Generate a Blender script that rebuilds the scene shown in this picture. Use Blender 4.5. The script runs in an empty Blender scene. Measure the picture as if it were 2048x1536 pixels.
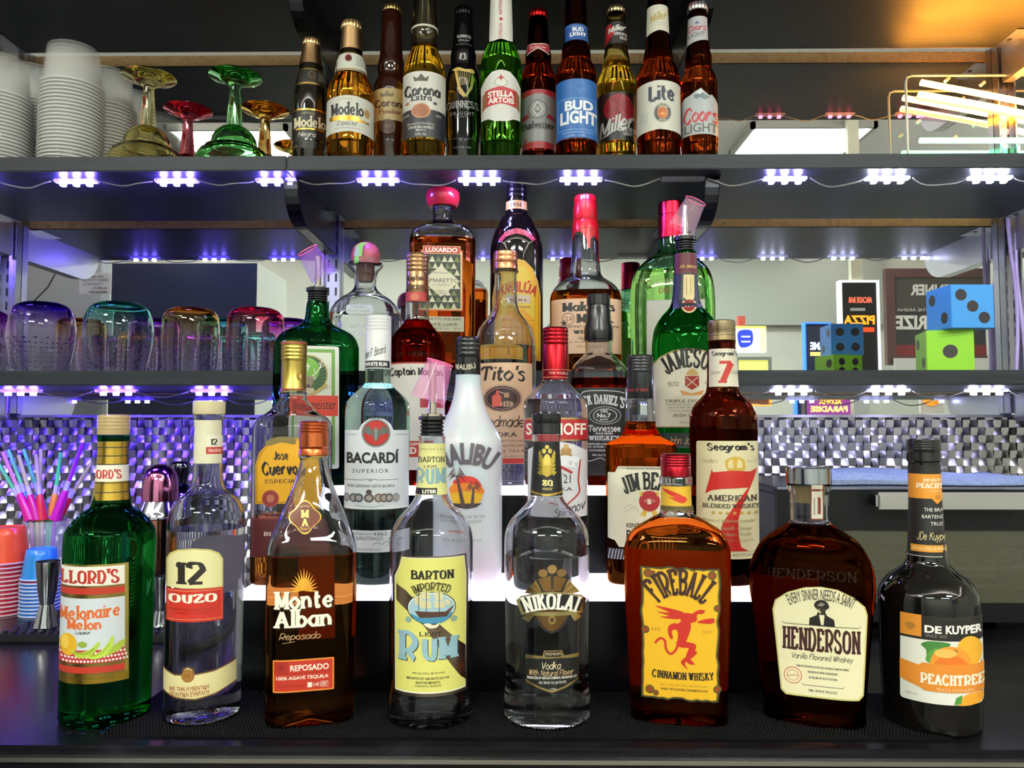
import bpy, bmesh, math, random
from math import pi, sin, cos, tan, atan2, hypot, radians, sqrt
from mathutils import Vector, Matrix, Euler
from mathutils.geometry import tessellate_polygon
random.seed(7)
S = bpy.context.scene
COL = S.collection
# ---------------------------------------------------------------- camera, light, exposure
F = 1538.0                                   # focal length in pixels of the 2048-wide frame
EYE = Vector((0, 0, .294))                   # bar top is z = 0
ROT = Euler((radians(90 + 3.24), 0, radians(.65)))
cam = bpy.data.cameras.new('camera'); cam.lens = F / 2048 * 36; cam.sensor_width = 36
cam.clip_start = .02; cam.clip_end = 40
co = bpy.data.objects.new('camera', cam); COL.objects.link(co)
co.location = EYE; co.rotation_euler = ROT; S.camera = co
S.view_settings.view_transform = 'Standard'; S.view_settings.look = 'None'
S.view_settings.exposure = 0.0; S.view_settings.gamma = 1; S.view_settings.use_curve_mapping = False
w = bpy.data.worlds.new('world'); S.world = w; w.use_nodes = True
w.node_tree.nodes['Background'].inputs[0].default_value = (.05, .05, .06, 1)
cy = S.cycles
cy.max_bounces = 20; cy.diffuse_bounces = 3; cy.glossy_bounces = 8; cy.transmission_bounces = 20
cy.transparent_max_bounces = 24; cy.caustics_reflective = True; cy.caustics_refractive = True
cy.blur_glossy = 1.0; cy.sample_clamp_indirect = 3.0; cy.sample_clamp_direct = 0
cy.use_denoising = True; cy.use_adaptive_sampling = True; cy.adaptive_threshold = .02

LAMP = 62.0                                  # ceiling troffers
LEDW, LEDV = 330.0, 560.0                     # white and violet shelf LEDs

MR = ROT.to_matrix()
def ray(x, y): return MR @ Vector(((x - 1024) / F, -(y - 768) / F, -1))
def at(x, y, Y):
    d = ray(x, y); return EYE + d * (Y / d.y)
# ---------------------------------------------------------------- materials
def lin(c): return c / 12.92 if c <= .04045 else ((c + .055) / 1.055) ** 2.4
def rgb(h):
    if len(h) == 3: h = ''.join(c * 2 for c in h)
    return tuple(lin(int(h[i:i + 2], 16) / 255) for i in (0, 2, 4))
MATS = {}
def mat(k):
    """hex = ink or paint, m.. = metal foil, s.. = shiny plastic, G.. = glass, E../n = light, X.. = custom"""
    if k in MATS: return MATS[k]
    m = bpy.data.materials.new(k); m.use_nodes = True; MATS[k] = m
    nt = m.node_tree; b = nt.nodes['Principled BSDF']; I = b.inputs
    def base(h, r, metal=0, **kw):
        I['Base Color'].default_value = (*rgb(h), 1); I['Roughness'].default_value = r; I['Metallic'].default_value = metal
        for a, v in kw.items(): I[a].default_value = v
    if k[0] == 'X': base('888', .5)
    elif k[0] == 'm': base(k[1:], .28, 1)
    elif k[0] == 'M': base(k[1:], .12, 1)
    elif k[0] == 's': base(k[1:], .22)
    elif k[0] == 'S': base(k[1:], .06)
    elif k[0] == 'G':                        # clear or tinted glass / liquid, one refracting surface
        g = nt.nodes.new('ShaderNodeBsdfGlass'); g.inputs['Color'].default_value = (*rgb(k[1:]), 1)
        g.inputs['IOR'].default_value = 1.42; g.inputs['Roughness'].default_value = 0
        nt.links.new(g.outputs[0], nt.nodes['Material Output'].inputs[0])
    elif k[0] == 'T':                        # thin see-through plastic
        h, a = k[1:].split('/')
        base(h, .12); I['Alpha'].default_value = float(a)
    elif k[0] == 'B':                        # thin paper that lets light through
        base(k[1:], .7); t = nt.nodes.new('ShaderNodeBsdfTranslucent'); t.inputs[0].default_value = (*rgb(k[1:]), 1); mx = nt.nodes.new('ShaderNodeMixShader')
        mx.inputs[0].default_value = .55; nt.links.new(b.outputs[0], mx.inputs[1]); nt.links.new(t.outputs[0], mx.inputs[2]); nt.links.new(mx.outputs[0], nt.nodes['Material Output'].inputs[0])
    elif k[0] == 'E':
        h, s = k[1:].split('/')
        base(h, .5); I['Emission Color'].default_value = (*rgb(h), 1); I['Emission Strength'].default_value = float(s)
    else: base(k, .42)
    return m
def nodes(k):
    m = mat(k); return m, m.node_tree, m.node_tree.nodes['Principled BSDF']
def ramp(nt, fac, stops):
    r = nt.nodes.new('ShaderNodeValToRGB'); e = r.color_ramp.elements
    while len(e) < len(stops): e.new(.5)
    for q, (p, c) in zip(e, stops): q.position = p; q.color = (*rgb(c), 1)
    nt.links.new(fac, r.inputs[0]); return r.outputs[0]
def noise_mat(k, sc, stops, rough, detail=4, stretch=(1, 1, 1), bump=0, metal=0, spec=.5):
    m, nt, b = nodes(k); b.inputs['Specular IOR Level'].default_value = spec
    tc = nt.nodes.new('ShaderNodeTexCoord'); mp = nt.nodes.new('ShaderNodeMapping'); n = nt.nodes.new('ShaderNodeTexNoise')
    mp.inputs['Scale'].default_value = stretch; n.inputs['Scale'].default_value = sc; n.inputs['Detail'].default_value = detail
    nt.links.new(tc.outputs['Object'], mp.inputs[0]); nt.links.new(mp.outputs[0], n.inputs[0])
    nt.links.new(ramp(nt, n.outputs[0], stops), b.inputs['Base Color'])
    b.inputs['Roughness'].default_value = rough; b.inputs['Metallic'].default_value = metal
    if bump:
        bu = nt.nodes.new('ShaderNodeBump'); bu.inputs['Strength'].default_value = bump; bu.inputs['Distance'].default_value = .002
        nt.links.new(n.outputs[0], bu.inputs['Height']); nt.links.new(bu.outputs[0], b.inputs['Normal'])
    return m
# ---------------------------------------------------------------- objects
def tag(o, label=None, cat=None, group=None, kind=None):
    for a, v in (('label', label), ('category', cat), ('group', group), ('kind', kind)):
        if v: o[a] = v
    return o
def empty(name, loc, label, cat, group=None, rz=0):
    o = bpy.data.objects.new(name, None); COL.objects.link(o); o.location = loc; o.rotation_euler = (0, 0, rz)
    o.empty_display_size = .02
    return tag(o, label, cat, group)
class MB:
    """collects shapes and links them as ONE mesh object"""
    def __init__(s): s.v = []; s.f = []; s.m = []; s.keys = []; s.sm = []
    def key(s, k):
        if k not in s.keys: s.keys.append(k)
        return s.keys.index(k)
    def add(s, vs, fs, k, smooth=False):
        o = len(s.v); i = s.key(k); s.v += [tuple(q) for q in vs]
        for f in fs: s.f.append([q + o for q in f]); s.m.append(i); s.sm.append(smooth)
    def box(s, a, b, k, bev=0):
        (x0, y0, z0), (x1, y1, z1) = a, b
        if bev:
            bm = bmesh.new(); bmesh.ops.create_cube(bm, size=1)
            for q in bm.verts: q.co = Vector(((x0 + x1) / 2 + q.co.x * (x1 - x0), (y0 + y1) / 2 + q.co.y * (y1 - y0), (z0 + z1) / 2 + q.co.z * (z1 - z0)))
            bmesh.ops.bevel(bm, geom=bm.edges, offset=bev, segments=2, affect='EDGES'); s.bm(bm, k); return
        s.add([(x0, y0, z0), (x1, y0, z0), (x1, y1, z0), (x0, y1, z0), (x0, y0, z1), (x1, y0, z1), (x1, y1, z1), (x0, y1, z1)],
              [(0, 3, 2, 1), (4, 5, 6, 7), (0, 1, 5, 4), (1, 2, 6, 5), (2, 3, 7, 6), (3, 0, 4, 7)], k)
    def bm(s, bm, k, smooth=False):
        bm.verts.ensure_lookup_table(); bm.verts.index_update()
        s.add([q.co[:] for q in bm.verts], [[q.index for q in f.verts] for f in bm.faces], k, smooth); bm.free()
    def tube(s, pts, r, k, n=8, closed=False, caps=True):
        pts = [Vector(p) for p in pts]; rings = []; vs = []; N = len(pts); up = None
        for i, p in enumerate(pts):
            a = pts[i - 1] if (i or closed) else p; b = pts[(i + 1) % N] if (i < N - 1 or closed) else p
            t = (b - a).normalized()
            if up is None: up = t.orthogonal().normalized()
            up = (up - t * up.dot(t)).normalized(); sd = t.cross(up); rr = r[i] if isinstance(r, (list, tuple)) else r
            for j in range(n):
                q = 2 * pi * j / n; vs.append(p + (up * cos(q) + sd * sin(q)) * rr)
        fs = [(i * n + j, i * n + (j + 1) % n, ((i + 1) % N) * n + (j + 1) % n, ((i + 1) % N) * n + j) for i in range(N if closed else N - 1) for j in range(n)]
        if caps and not closed: fs += [tuple(range(n))[::-1], tuple(range((N - 1) * n, N * n))]
        s.add(vs, fs, k, True)
    def lathe(s, prof, k, c=(0, 0, 0), n=40, caps=True, flip=False, seg=None):
        """prof = [(r, z)] bottom to top; seg(r, t) gives the outline point if not a circle"""
        vs = []; fs = []; N = len(prof)
        for r, z in prof:
            for j in range(n):
                q = 2 * pi * j / n; x, y = seg(r, q) if seg else (r * cos(q), r * sin(q))
                vs.append((c[0] + x, c[1] + y, c[2] + z))
        for i in range(N - 1):
            for j in range(n): fs.append((i * n + j, i * n + (j + 1) % n, (i + 1) * n + (j + 1) % n, (i + 1) * n + j))
        if caps: fs += [tuple(range(n))[::-1], tuple(range((N - 1) * n, N * n))]
        if flip: fs = [f[::-1] for f in fs]
        s.add(vs, fs, k, True)
    def build(s, name, parent=None, loc=None, sharp=40, **kw):
        me = bpy.data.meshes.new(name); me.from_pydata(s.v, [], s.f)
        for k in s.keys: me.materials.append(mat(k))
        me.polygons.foreach_set('material_index', s.m); me.polygons.foreach_set('use_smooth', s.sm); me.update()
        if any(s.sm): me.set_sharp_from_angle(angle=radians(sharp))
        o = bpy.data.objects.new(name, me); COL.objects.link(o)
        if parent: o.parent = parent
        if loc: o.location = loc
        return tag(o, **kw)
def copy_tree(o, parent=None):
    c = o.copy(); COL.objects.link(c); c.parent = parent
    for ch in list(o.children): copy_tree(ch, c)
    return c
# ---------------------------------------------------------------- lettering
GL = {'A': '044d 4d84 1767', 'B': '141d ~1d4d7c7a4919 ~194988854414', 'C': '~8b6d3d0a07346486', 'D': '141d ~1d5d8a875414',
 'E': '141d 1d7d 1959 1474 7d7b 7476', 'F': '141d 1d7d 1959 7d7b', 'G': '~8b6d3d0a0734648 8488 5888', 'H': '141d 747d 1979', 'I': '242d',
 'J': '~5d57442406', 'K': '141d 187d 3a84', 'L': '141d 1474 7476', 'M': '141d 1d55 559d 9d94', 'N': '141d 1d84 848d',
 'O': '~4d1c0a07154475878a7c4d', 'P': '141d ~1d5d8b895717', 'Q': '~4d1c0a07154475878a7c4d 5783', 'R': '141d ~1d5d8b895717 4784',
 'S': '~7b5d2d0b295886642406', 'T': '444d 0d8d 0d0b 8d8b', 'U': '~1d173464777d', 'V': '0d44 448d', 'W': '0d34 345d 5d74 74ad', 'X': '0d84 048d',
 'Y': '0d48 488d 4844', 'Z': '0d8d 8d04 0484 0d0b 8486',
 'a': '~693a08063466 6a64', 'b': '0e04 ~083a68663406', 'c': '~693a08063465', 'd': '~693a08063466 6e64', 'e': '0767 ~67593a08063465', 'f': '~5d3e2b24 0a4a',
 'g': '~693a08063466 ~6a62411102', 'h': '0e04 ~083a596764', 'i': '1a14 1c1d', 'j': '~2a223101 2c2d', 'k': '0e04 075a 2864', 'l': '1e14',
 'm': '0a04 ~072a4844 ~476a8884', 'n': '0a04 ~083a596764', 'o': '~3a08063466683a', 'p': '0a01 ~083a68663406', 'q': '~693a08063466 6a61', 'r': '0a04 ~073a59',
 's': '~593a09284755442405', 't': '~2d263455 0a5a 095a', 'u': '~0a06244467 6a64', 'v': '0a34 346a', 'w': '0a24 244a 4a64 648a', 'x': '0a64 046a', 'y': '0a34 6a11',
 'z': '0a6a 6a04 0464', '1': '242d 0b2d', '2': '~0b1d5d7b7a04 0474', '7': '0d7d 7d24', "'": '1e1b', '.': '1415', '0': '~3d0b06346466 6b3d'.replace(' ', ''),
 '8': '~3d0b1a496734 0639'.split()[0], ' ': '', '-': '0838'}
GL['8'] = '~3d0b39683406083 9'.replace(' ', '') if False else '~3d0c3966340639 6c3d'.replace(' ', '')
GL['G'] = '~8b6d3d0a07346484 8488 5888'
ST = {'r': (1.05, 2.3, 12, 1, 1, 0), 'R': (1.25, 3.7, 8, 1, 1, 0), 'k': (.9, 4.2, 22, 0, 0, 0), 'i': (.8, 1.5, 30, 0, 1, .28), 'I': (.9, 2.5, 30, 0, 1, .22), 'c': (1.3, 3.2, 0, 1, 1, 0)}
def smooth(p, sub=4, closed=False):
    o = []; n = len(p)
    for i in range(n if closed else n - 1):
        if closed: a, b, c, d = p[i - 1], p[i], p[(i + 1) % n], p[(i + 2) % n]
        else: a, b, c, d = p[max(i - 1, 0)], p[i], p[i + 1], p[min(i + 2, n - 1)]
        for j in range(sub):
            t = j / sub
            o.append(tuple(.5 * (2 * b[q] + (c[q] - a[q]) * t + (2 * a[q] - 5 * b[q] + 4 * c[q] - d[q]) * t * t + (3 * b[q] - a[q] - 3 * c[q] + d[q]) * t ** 3) for q in (0, 1)))
    if not closed: o.append(tuple(p[-1][:2]))
    return o
def ribbon(p, wf):
    """flat stroke along 2-D points; wf = width or f(angle)"""
    L = []; R = []
    for i, q in enumerate(p):
        a = p[max(i - 1, 0)]; b = p[min(i + 1, len(p) - 1)]
        if len(p) > 2 and p[0] == p[-1] and i in (0, len(p) - 1): a, b = p[-2], p[1]
        an = atan2(b[1] - a[1], b[0] - a[0]); ww = (wf(an) if callable(wf) else wf) / 2
        nx, ny = -sin(an) * ww, cos(an) * ww; L.append((q[0] + nx, q[1] + ny)); R.append((q[0] - nx, q[1] - ny))
    n = len(p)
    return L + R, [(i, n + i, n + i + 1, i + 1) for i in range(n - 1)]
TC = {}
def text2d(s, f):
    """text as a flat mesh: (points, faces) normalised to the unit box"""
    if (s, f) in TC: return TC[s, f]
    vs = []; fs = []
    if f in ST and all(c in GL for c in s):
        th, tk, an, ser, sm, sl = ST[f]; x0 = 0; an = radians(an)
        wf = lambda a: th + (tk - th) * abs(sin(a + an)) ** 1.3
        for ch in s:
            mx = 0; ends = []
            st = []
            for q in GL[ch].split():
                sq = q.strip('~'); p = [(int(sq[i], 16), int(sq[i + 1], 16)) for i in range(0, len(sq) - 1, 2)]
                mx = max([mx] + [a for a, b in p]); st.append((q[0] == '~', p)); ends += [p[0], p[-1]]
            for cv, p in st:
                if ser and not cv and len(p) == 2 and abs(p[1][1] - p[0][1]) > 2 and abs(p[1][1] - p[0][1]) > .9 * abs(p[1][0] - p[0][0]):
                    for e in p:
                        if e[1] in (4, 10, 13, 14, 1) and (ends.count(e) == 1 or p[0][0] == p[1][0]):
                            l = tk * .5 + .75; v, g = ribbon([(e[0] - l, e[1]), (e[0] + l, e[1])], th * .9)
                            fs += [[len(vs) + i for i in q] for q in g]; vs += [(a + x0, b) for a, b in v]
                pp = smooth(p) if cv and sm and len(p) > 2 else p
                v, g = ribbon(pp, wf); fs += [[len(vs) + i for i in q] for q in g]; vs += [(a + x0 + b * sl, b) for a, b in v]
                if not (cv and sm):            # square joints for broken strokes
                    pass
            x0 += mx + (2.6 if ser else 1.3) + tk * .35 if ch != ' ' else 5
    else:
        c = bpy.data.curves.new('t', 'FONT'); c.body = s; c.resolution_u = 3
        c.offset = {'b': .022, 'B': .04}.get(f, 0); c.shear = .25 if f in 'iI' else 0
        if f == 'w': c.space_character = 1.35
        o = bpy.data.objects.new('t', c); me = bpy.data.meshes.new_from_object(o)
        vs = [(v.co.x, v.co.y) for v in me.vertices]; fs = [list(p.vertices) for p in me.polygons]
        bpy.data.objects.remove(o); bpy.data.curves.remove(c); bpy.data.meshes.remove(me)
    X = [p[0] for p in vs]; Y = [p[1] for p in vs]; a, b, c, d = min(X), max(X), min(Y), max(Y)
    vs = [((p[0] - a) / max(b - a, 1e-6), 1 - (p[1] - c) / max(d - c, 1e-6)) for p in vs]
    TC[s, f] = vs, fs; return vs, fs
def poly(p):
    t = tessellate_polygon([[Vector((a, b, 0)) for a, b in p]]); return list(p), [list(q) for q in t]
def ell(x, y, rx, ry, n=28): return [(x + rx * cos(2 * pi * i / n), y + ry * sin(2 * pi * i / n)) for i in range(n)]
def rrect(x0, y0, x1, y1, r=0, n=4):
    if not r: return [(x0, y0), (x1, y0), (x1, y1), (x0, y1)]
    o = []
    for cx, cy_, q in ((x1 - r, y0 + r, -pi / 2), (x1 - r, y1 - r, 0), (x0 + r, y1 - r, pi / 2), (x0 + r, y0 + r, pi)):
        o += [(cx + r * cos(q + pi / 2 * i / n), cy_ + r * sin(q + pi / 2 * i / n)) for i in range(n + 1)]
    return o
def flat(op):
    """one label operation -> (child name, points, faces, colour)"""
    o = op[0]
    if o == 'r': v, f = poly(rrect(*op[1:5], *(op[6:7]))); return 'label', v, f, op[5]
    if o == 'P': v, f = poly(smooth(op[1], 5, True) if len(op) > 3 else op[1]); return 'label', v, f, op[2]
    if o == 'E': v, f = poly(ell(*op[1:5])); return 'label', v, f, op[5]
    if o == 'q': v, f = poly(rrect(*op[1:5], *(op[6:7]))); return 'emblem', v, f, op[5]
    if o == 'e': v, f = poly(ell(*op[1:5])); return 'emblem', v, f, op[5]
    if o == 'p': v, f = poly(smooth(op[1], 5, True) if len(op) > 3 else op[1]); return 'emblem', v, f, op[2]
    if o == 'l': v, f = ribbon(smooth(op[1]) if len(op) > 4 else op[1], op[2]); return 'emblem', v, f, op[3]
    if o == 'L': v, f = ribbon(smooth(op[1]) if len(op) > 4 else op[1], op[2]); return 'label', v, f, op[3]
    if o == 't':
        s, x, y, ww, h, c = op[1:7]; fo = op[7] if len(op) > 7 else 's'; arc = op[8] if len(op) > 8 else 0; sl = op[9] if len(op) > 9 else 0
        v, f = text2d(s, fo); r = []
        for a, b in v:
            px, py = (a - .5) * ww, (b - .5) * h
            if arc:
                R = (ww * ww / 4 + arc * arc) / (2 * abs(arc)); q = px / R; sg = 1 if arc > 0 else -1
                rr = R - sg * py; px, py = rr * sin(q), sg * (R - rr * cos(q)) - arc / 2
            r.append((x + px, y + py + sl * px))
        return 'lettering', r, f, c
def cutx(vs, fs, step):
    """cut a flat mesh on vertical lines so that it can bend"""
    bm = bmesh.new()
    B = [bm.verts.new((a, b, 0)) for a, b in vs]
    for f in fs:
        try:
            if len(set(f)) > 2: bm.faces.new([B[i] for i in f])
        except ValueError: pass
    x0 = min(v[0] for v in vs); x1 = max(v[0] for v in vs); y0 = min(v[1] for v in vs); y1 = max(v[1] for v in vs)
    if callable(step): step = step((y0 + y1) / 2)
    if isinstance(step, list): xs = [x for x in step if x0 < x < x1]
    else: n = int((x1 - x0) / step); xs = [x0 + (x1 - x0) * i / (n + 1) for i in range(1, n + 1)]
    for x in xs:
        ge = [e for e in bm.edges if (e.verts[0].co.x - x) * (e.verts[1].co.x - x) < 0]
        fa = {f for e in ge for f in e.link_faces}
        if ge: bmesh.ops.bisect_plane(bm, geom=list({v for f in fa for v in f.verts}) + list({e for f in fa for e in f.edges}) + list(fa), plane_co=(x, 0, 0), plane_no=(1, 0, 0), dist=1e-5)
    n = int((y1 - y0) / 14)
    for i in range(1, n + 1):
        y = y0 + (y1 - y0) * i / (n + 1)
        ge = [e for e in bm.edges if (e.verts[0].co.y - y) * (e.verts[1].co.y - y) < 0]
        fa = {f for e in ge for f in e.link_faces}
        if ge: bmesh.ops.bisect_plane(bm, geom=list({v for f in fa for v in f.verts}) + list({e for f in fa for e in f.edges}) + list(fa), plane_co=(0, y, 0), plane_no=(0, 1, 0), dist=1e-5)
    bmesh.ops.triangulate(bm, faces=bm.faces[:])
    bm.verts.index_update()
    r = [(v.co.x, v.co.y) for v in bm.verts], [[v.index for v in f.verts] for f in bm.faces]; bm.free(); return r
def sign(parent, ops, P, name='label', lay=.00012, step=None):
    """writes label operations through the placing function P(x, y, lift)"""
    R = {}; seq = []; bb = []
    if callable(step): q = [b for op in ops for a, b in flat(op)[1]]; step = step((min(q) + max(q)) / 2)
    for op in ops:
        ch, v, f, c = flat(op)
        q = (min(a for a, b in v), min(b for a, b in v), max(a for a, b in v), max(b for a, b in v))
        i = max([l + 1 for l, u in bb if u[0] < q[2] and q[0] < u[2] and u[1] < q[3] and q[1] < u[3]] + [0]); bb.append((i, q))
        if step: v, f = cutx(v, f, step)
        lift = .0003 + lay * i
        vs = [P(a, b, lift) for a, b in v]
        ff = []
        for g in f:                          # face the viewer
            a, b, d = (Vector((v[g[j]][0], v[g[j]][1])) for j in (0, 1, 2)); ff.append(g if (b - a).cross(d - a) < 0 else g[::-1])
        pad = 0 if ch == 'label' else 7; hit = [k for k in R if k[0] == ch and (ch == 'label' or any(u[0] - pad < q[2] and q[0] < u[2] + pad and u[1] - pad < q[3] and q[1] < u[3] + pad for u in R[k][1]))]
        if not hit: k = (ch, len(seq)); R[k] = ([], []); seq.append(k)
        else:
            k = hit[0]
            for h in hit[1:]: R[k][0].extend(R[h][0]); R[k][1].extend(R[h][1]); del R[h]
        R[k][0].append((vs, ff, c)); R[k][1].append(q)
    top = None
    for k in sorted((k for k in R), key=lambda k: (k[0] != 'label', k[1])):
        m = MB()
        for vs, ff, c in R[k][0]: m.add(vs, ff, c, bool(step))
        if k[0] == 'label': top = m.build(name, parent, sharp=60)
        else: m.build(k[0], top or parent, sharp=60)
    return top
# ---------------------------------------------------------------- bottles and other turned things, measured in the photograph
class Vase:
    def __init__(s, name, label, cat, cx, yb, Y, z, prof, n=2, dep=1, group=None, X=None, twist=0):
        p = at(cx, yb, Y); s.X = p.x if X is None else X; s.Y = Y; s.z = z; s.cx = cx; s.yb = yb; s.n = n; s.dep = dep
        s.R = hypot(s.X, Y); s.phi = atan2(s.X, Y)
        s.root = empty(name, (s.X, Y, z), label, cat, group, -s.phi)
        s.prof = s.conv(prof)
        zs = [q[1] for q in s.prof]
        s.tab = s.fine(s.prof); s.rmax = max(r for r, q in s.prof)
    def cxy(s, y): return s.cx + (1024 - s.cx) / 26000 * (s.yb - y)
    def slope(s, y):
        d = ray(s.cxy(y), y); return d.z / hypot(d.x, d.y)
    def zr(s, y, hw):
        a, b = ray(s.cxy(y) - hw, y), ray(s.cxy(y) + hw, y)
        return s.R * sin((atan2(b.x, b.y) - atan2(a.x, a.y)) / 2), EYE.z + s.slope(y) * s.R - s.z
    def conv(s, prof): return [s.zr(y, hw) for y, hw in prof][::-1]        # bottom to top
    def fine(s, p, sub=5):
        """monotone curve through the measured radii"""
        n = len(p); z = [q[1] for q in p]; r = [q[0] for q in p]
        if n < 3: return [(a, b) for a, b in p]
        h = [max(z[i + 1] - z[i], 1e-6) for i in range(n - 1)]; d = [(r[i + 1] - r[i]) / h[i] for i in range(n - 1)]
        m = [d[0]] + [0 if d[i - 1] * d[i] <= 0 else 3 * (h[i - 1] + h[i]) / ((2 * h[i] + h[i - 1]) / d[i - 1] + (h[i] + 2 * h[i - 1]) / d[i]) for i in range(1, n - 1)] + [d[-1]]
        o = []
        for i in range(n - 1):
            for j in range(sub):
                t = j / sub; t2, t3 = t * t, t ** 3
                o.append(((2 * t3 - 3 * t2 + 1) * r[i] + (t3 - 2 * t2 + t) * h[i] * m[i] + (3 * t2 - 2 * t3) * r[i + 1] + (t3 - t2) * h[i] * m[i + 1], z[i] + t * h[i]))
        return o + [(r[-1], z[-1])]
    def rad(s, z):
        t = s.tab
        if z <= t[0][1]: return t[0][0]
        for a, b in zip(t, t[1:]):
            if z <= b[1]: return a[0] + (b[0] - a[0]) * (z - a[1]) / max(b[1] - a[1], 1e-9)
        return t[-1][0]
    def shape(s, r):
        t = min(max((r / s.rmax - .5) / .4, 0), 1); t = t * t * (3 - 2 * t)
        return 2 + (s.n - 2) * t, 1 + (s.dep - 1) * t
    def seg(s, r, q):
        n, d = s.shape(r); c, q2 = cos(q), sin(q)
        return r * math.copysign(abs(c) ** (2 / n), c), r * d * math.copysign(abs(q2) ** (2 / n), q2)
    def front(s, r, x):
        n, d = s.shape(r); u = min(abs(x) / r, .9995); return -r * d * (1 - u ** n) ** (1 / n)
    def place(s, x, y, lift, back=False):
        sl = s.slope(y); R = s.R; z = EYE.z + sl * R - s.z
        for _ in range(4):
            r = s.rad(z); n, d = s.shape(r); z = EYE.z + sl * (R - r * d) - s.z
        r = s.rad(z); n, d = s.shape(r)
        dr = ray(x, y); ta = tan(atan2(dr.x, dr.y) - s.phi); yl = -r * d
        for _ in range(8):
            X = (R + yl) * ta; yl = s.front(r, X)
        X = max(-r * .986, min(r * .986, X)); yl = s.front(r, X)
        g = Vector((math.copysign((abs(X) / r) ** (n - 1), X) / r, -(abs(yl) / (r * d)) ** (n - 1) / (r * d), 0)).normalized()
        if back: yl = -yl; g.y = -g.y
        return X + g.x * lift, yl + g.y * lift, z
    def cuts(s, y):
        """pixel columns at even angles round the bottle, so that a label hugs it up to its edge"""
        sl = s.slope(y); r = s.rad(EYE.z + sl * s.R - s.z); hw = r * F / s.R * (1 + (s.X / s.Y) ** 2); c = s.cxy(y)
        return [c + hw * sin(radians(q)) for q in range(-84, 85, 6)]
    def label(s, ops, name='label', step=None): return sign(s.root, ops, s.place, name, step=step or s.cuts)
    def backlabel(s, x0, y0, x1, y1, c, rad=0):
        b = MB(); v, f = cutx(*poly(rrect(x0, y0, x1, y1, rad)), s.cuts)
        b.add([s.place(p[0], p[1], -.0006, True) for p in v], f, 'B' + c, True); return b.build('back_label', s.root)
    def turned(s, name, prof, k, caps=True, n=36, parent=None, sharp=35):
        b = MB(); b.lathe(s.conv(prof), k, n=n, caps=caps); return b.build(name, parent or s.root, sharp=sharp)
    def glass(s, glass, liquid=None, fill=None, hollow=True, cham=.004, wall=.0024):
        """glass above the fill line with the air inside it, liquid below; together one closed refracting body"""
        t = [q for q in s.tab if q[1] > cham * 1.6]; r0 = t[0][0]
        foot = [(r0 * .0 + .0005, .006), (r0 * .6, .0045), (r0 * .8, .0012), (r0 - cham, 0), (r0 - cham * .35, cham * .3), (r0, cham)]
        t = foot + t; N = 56
        if fill is None and hollow is False:
            b = MB(); b.lathe(t, glass, n=N, seg=s.seg); b.build('glass', s.root, sharp=55); return
        zf = .012 if fill is None else EYE.z + s.slope(fill) * s.R - s.z
        k = next(i for i in range(len(foot), len(t)) if t[i][1] > zf); rf = s.rad(zf)
        low = t[:k] + [(rf, zf)]; up = [(rf, zf)] + t[k:]
        ri = lambda r: max(r - wall, .003)
        inner = [(ri(r), z) for r, z in up]; inner[-1] = (inner[-1][0], inner[-1][1] - .0015)
        b = MB(); b.lathe(up, glass, n=N, caps=False, seg=s.seg); M = len(up)
        b.f.append(list(range((M - 1) * N, M * N))); b.m.append(0); b.sm.append(False)
        b.lathe(inner, glass, n=N, caps=False, flip=True, seg=s.seg)
        o = len(b.v) - N; b.f.append(list(range(o, o + N))[::-1]); b.m.append(0); b.sm.append(False)
        lq = MB(); lq.lathe(low, liquid or glass, n=N, caps=False, seg=s.seg)
        lq.f.append(list(range(N))[::-1]); lq.m.append(0); lq.sm.append(True)
        lq.lathe([(ri(rf), zf), (ri(rf) * .5, zf), (.0005, zf)], liquid or glass, n=N, caps=True, seg=s.seg)
        del lq.f[-2]; del lq.m[-2]; del lq.sm[-2]
        if fill is None:                     # an empty bottle: base and walls are one part
            for q in (lq,): b.add(q.v, q.f, glass, True)
            b.build('glass', s.root, sharp=55)
        else:
            b.build('glass', s.root, sharp=55); lq.build('liquid', s.root, sharp=55)
def rings(y0, y1, hw, n, amp=1.2):
    o = []
    for i in range(n):
        a = y0 + (y1 - y0) * i / n; b = y0 + (y1 - y0) * (i + 1) / n
        o += [(a + .01, hw - amp), (a + (b - a) * .3, hw), (a + (b - a) * .7, hw), (b - .01, hw - amp)]
    return o
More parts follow.
